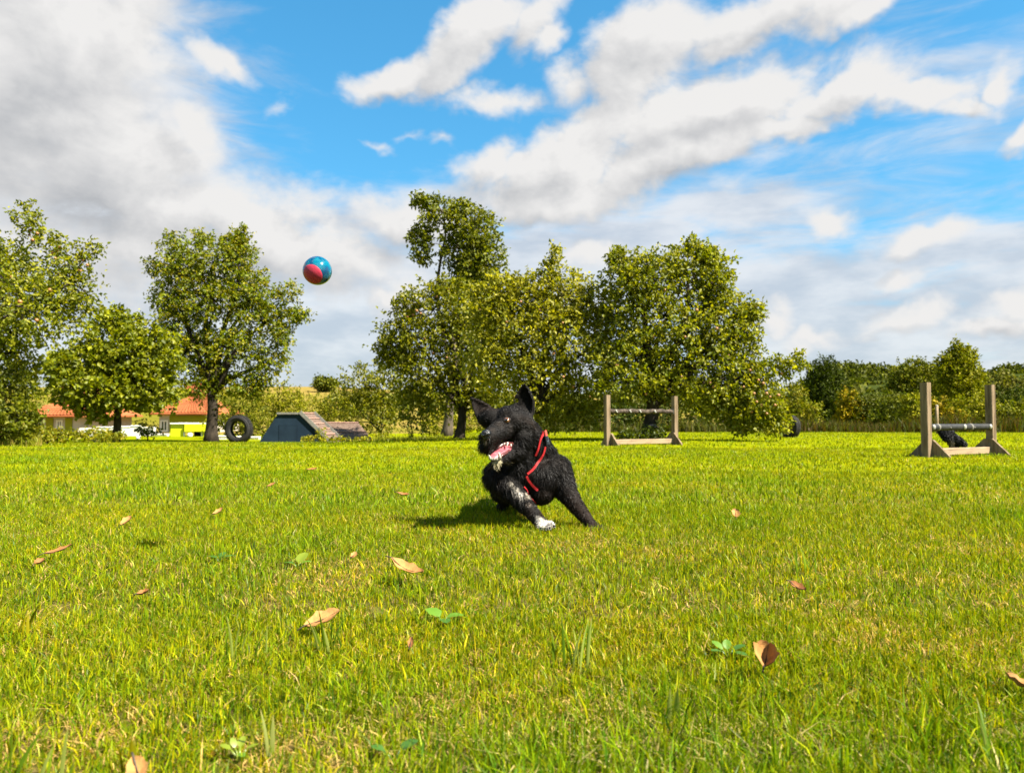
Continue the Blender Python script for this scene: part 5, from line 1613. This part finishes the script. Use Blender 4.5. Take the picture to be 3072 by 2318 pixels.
fallen_leaf('long curled brown leaf lying propped on the grass, left of the dog\'s front paws', 1220, 1708, 0.115, 0.050, -0.42, -0.28, 0.30, 'tan_leaf', 0.042, 0.45)
fallen_leaf('flat pointed tan leaf lying below the curled brown leaf', 968, 1858, 0.084, 0.052, 0.55, 0.30, 0.12, 'tan_leaf', 0.034, 0.35)
fallen_leaf('crumpled orange brown leaf standing folded in the right foreground grass', 2298, 1978, 0.050, 0.046, 1.0, 0.75, 0.7, 'tan_leaf', 0.036, 1.6)
fallen_leaf('slim reddish brown leaf tilted upward at the left side of the lawn', 176, 1652, 0.085, 0.030, 0.45, 0.30, 0.2, 'dead_leaf', 0.045, 0.4)
fallen_leaf('dark brown leaf fragment below the slim reddish leaf', 118, 1688, 0.035, 0.026, 1.2, 0.3, 0.4, 'dead_leaf', 0.03, 0.8)
fallen_leaf('brown leaf cut by the bottom edge of the picture', 412, 2312, 0.046, 0.026, -0.9, -0.35, 0.2, 'tan_leaf', 0.03, 0.5)
fallen_leaf('small brown leaf on the grass far left of the dog\'s shadow', 1210, 1484, 0.085, 0.035, -0.2, -0.1, 0.3, 'dead_leaf', 0.035, 0.5)
fallen_leaf('small brown leaf farthest away on the left lawn', 936, 1408, 0.090, 0.045, 0.2, 0.1, 0.2, 'dead_leaf', 0.035, 0.4)
fallen_leaf('pale pinkish leaf upright in the grass right of the dog', 2207, 1540, 0.050, 0.042, 1.3, 0.8, 0.2, 'tan_leaf', 0.04, 0.5)
fallen_leaf('pale straw coloured dry leaf at the right edge of the lawn', 3052, 2050, 0.046, 0.034, 2.0, 0.3, 0.3, 'tan_leaf', 0.024, 0.6)
fallen_leaf('small curled brown leaf in the left middle grass', 430, 1780, 0.032, 0.022, 0.3, 0.3, 0.4, 'dead_leaf', 0.035, 0.7)
fallen_leaf('bright orange leaf scrap in the far left grass', 380, 1564, 0.060, 0.040, 1.0, 0.6, 0.2, 'tan_leaf', 0.03, 0.6)
fallen_leaf('two tone leaf scrap between the orange scrap and the far brown leaf', 655, 1536, 0.055, 0.035, 0.8, 0.5, 0.3, 'tan_leaf', 0.03, 0.5)
fallen_leaf('small faded brown leaf right of the dog in taller grass', 2392, 1762, 0.050, 0.028, -0.9, -0.3, 0.3, 'dead_leaf', 0.035, 0.6)
fallen_leaf('tiny pale leaf above the curled brown leaf', 1062, 1665, 0.030, 0.022, 1.1, 0.5, 0.2, 'tan_leaf', 0.035, 0.4)
fallen_leaf('tiny brown leaf scrap in the dry grass near the front middle', 1232, 1928, 0.024, 0.012, 1.4, 0.8, 0.3, 'dead_leaf', 0.035, 0.6)
fallen_leaf('far pink brown leaf scrap on the left lawn below the navy ramp', 815, 1455, 0.060, 0.035, 0.6, 0.4, 0.2, 'dead_leaf', 0.03, 0.5)


def weed(label, px, py, leaves, lift=0.030):
    """rosette of broad leaves: (yaw, pitch, length, width, colour)"""
    Y = (CAM_Z - lift) * F / (py - 1254)
    top = at(px, py, Y); base = Vector((top.x, top.y + 0.01, gz(top.x, top.y)))
    root = empty('broadleaf_weed', base, label, 'weed', 'broad leaved weeds in the lawn')
    for yaw, pitch, Ln, Wd, col in leaves:
        ax = Vector((math.cos(yaw) * math.cos(pitch), math.sin(yaw) * math.cos(pitch), math.sin(pitch)))
        sd = Vector((-math.sin(yaw), math.cos(yaw), 0)); nr = ax.cross(sd); nr = nr if nr.z > 0 else -nr
        nl, nw = 7, 3
        vs = []; fs = []
        o_ = base + Vector((math.cos(yaw), math.sin(yaw), 0)) * 0.012 + Vector((0, 0, lift * 0.75))
        for i in range(nl + 1):
            t = i / nl
            wv = Wd * 0.5 * (math.sin(math.pi * (t * 0.93 + 0.035)) ** 0.6) * (1 + 0.06 * math.sin(t * 30))
            for k in range(-nw, nw + 1):
                s_ = k / nw
                vs.append(o_ + ax * (Ln * t) + sd * (wv * s_) + nr * (0.15 * wv * abs(s_) - 0.18 * Ln * t * t + 0.02 * Wd * math.sin(t * 17 + s_ * 4)))
        m_ = 2 * nw + 1
        for i in range(nl):
            for k in range(m_ - 1):
                fs.append((i * m_ + k, i * m_ + k + 1, (i + 1) * m_ + k + 1, (i + 1) * m_ + k))
        ob = MB().add(vs, fs).build('leaf', M['weed'], root, True)
        set_tint(ob.data, np.tile(np.array(col), (len(vs), 1)))
        st_ = MB().tube([base, (base + o_) / 2 + Vector((0.002, 0, 0.004)), o_], 0.0016, 5).build('stem', M['weed'], root, True)
        set_tint(st_.data, np.tile(np.array(col), (len(st_.data.vertices), 1)))


G1 = (0.095, 0.20, 0.004); G2 = (0.045, 0.12, 0.005); G3 = (0.17, 0.22, 0.005)
weed('pair of round toothed weed leaves below the curled brown leaf', 1325, 1828, [(2.4, 0.5, 0.042, 0.040, G1), (0.2, 0.25, 0.040, 0.036, G1), (-1.2, 0.1, 0.030, 0.026, G2)])
weed('pale broad weed leaf in the middle left lawn', 888, 1682, [(1.3, 0.7, 0.050, 0.040, G3), (0.2, 0.3, 0.034, 0.026, G1), (3.0, 0.2, 0.032, 0.022, G2)])
weed('dark low weed leaves left of the pale broad weed leaf', 652, 1668, [(0.3, 0.3, 0.045, 0.026, G2), (2.6, 0.2, 0.042, 0.024, G2), (1.5, 0.5, 0.036, 0.022, G2)])
weed('dark green small leaved weed by the crumpled orange leaf', 2185, 1932, [(0.2, 0.5, 0.030, 0.020, G2), (2.2, 0.6, 0.028, 0.019, G1), (-0.8, 0.2, 0.032, 0.02, G2), (3.4, 0.3, 0.024, 0.018, G2), (1.3, 0.8, 0.024, 0.018, G1)])
weed('small yellow green weed rosette in the front left grass', 704, 2225, [(0.3, 0.5, 0.018, 0.011, G3), (1.6, 0.6, 0.019, 0.012, G3), (2.8, 0.4, 0.018, 0.011, G3), (-0.9, 0.2, 0.015, 0.010, G1), (2.2, 0.8, 0.016, 0.010, G3)])
weed('dark round weed leaf in the dry patch near the front middle', 1172, 2225, [(0.4, 0.5, 0.028, 0.024, G2), (2.9, 0.4, 0.02, 0.016, G2)])


def tuft(label, px, py_base, n, h, w, spread, cols, lean=0.25):
    Y = CAM_Z * F / (py_base - 1254)
    b = at(px, py_base, Y)
    base = Vector((b.x, b.y, gz(b.x, b.y)))
    root = empty('grass_tuft', base, label, 'grass tuft', 'taller grass tufts standing out of the lawn')
    me = None
    for k in range(n):
        ob_b = base + Vector((random.uniform(-spread, spread), random.uniform(-spread, spread) * 0.6, 0))
        hh = h * random.uniform(0.6, 1.1); yaw = random.uniform(0, 6.28); fa = random.uniform(-0.7, 0.7)
        ln = lean * random.uniform(0.2, 1.6); ww = w * random.uniform(0.7, 1.2)
        sd = Vector((math.cos(fa), math.sin(fa), 0)); ld = Vector((math.cos(yaw), math.sin(yaw), 0)); nr = Vector((-math.sin(fa), math.cos(fa), 0))
        vs = []; fs = []
        for i in range(6):
            t = i / 5
            c = ob_b + Vector((0, 0, hh * (t - 0.3 * ln * t * t))) + ld * (hh * ln * t ** 1.7)
            wv = ww * 0.5 * (1 - t ** 2.4) * (0.75 + 0.5 * math.sin(t * 2.2)) + 0.0002
            vs += [c - sd * wv, c - nr * wv * 0.35, c + sd * wv]
        for i in range(5):
            fs += [(i * 3, i * 3 + 1, i * 3 + 4, i * 3 + 3), (i * 3 + 1, i * 3 + 2, i * 3 + 5, i * 3 + 4)]
        ob = MB().add(vs, fs).build('blade', M['grass'], root, True)
        col = np.array(random.choice(cols)) * random.uniform(0.8, 1.2)
        cc = np.tile(col, (len(vs), 1)); cc[-3:] = cc[-3:] * 0.5 + np.array([0.2, 0.15, 0.05])
        set_tint(ob.data, cc)


GT = [(0.13, 0.20, 0.008), (0.09, 0.16, 0.009), (0.22, 0.26, 0.05)]
GY = [(0.23, 0.20, 0.004), (0.18, 0.18, 0.004)]
tuft('tall blue green grass tuft in the middle foreground, left of the crumpled orange leaf', 1700, 1985, 9, 0.105, 0.0060, 0.045, GT)
tuft('pair of broad bright blades below the crumpled orange leaf', 2012, 2160, 3, 0.075, 0.0105, 0.014, GT + GY, 0.15)
tuft('two stubby yellow tipped blades at the bottom right', 2665, 2325, 2, 0.045, 0.0075, 0.016, GY, 0.08)
tuft('spreading yellow grass tuft at the left edge', 60, 1905, 8, 0.10, 0.0055, 0.04, GY, 0.55)
tuft('tall grass tuft beside the flat pointed tan leaf', 985, 1945, 8, 0.10, 0.0055, 0.03, GT, 0.4)
tuft('upright grass tuft left of the flat pointed tan leaf', 720, 1965, 8, 0.10, 0.0045, 0.05, GT + GY, 0.3)
tuft('single pale broad blade standing right of the dark weed leaves', 760, 1665, 2, 0.075, 0.010, 0.006, [(0.20, 0.22, 0.07)], 0.3)
tuft('broad yellow blade at the bottom left', 372, 2330, 3, 0.075, 0.0085, 0.02, GY, 0.15)
tuft('tall grass tuft at the bottom left corner', 110, 2360, 9, 0.085, 0.0045, 0.06, GT, 0.3)
tuft('long pale blade leaning in the front left grass', 800, 2260, 3, 0.10, 0.0065, 0.012, [(0.18, 0.20, 0.05)], 0.45)
tuft('tall sparse tuft right of the pale pinkish leaf', 2420, 1720, 7, 0.10, 0.006, 0.05, GT, 0.35)
tuft('tall blade group at the right front corner', 3020, 2290, 7, 0.10, 0.0045, 0.05, GT + GY, 0.3)
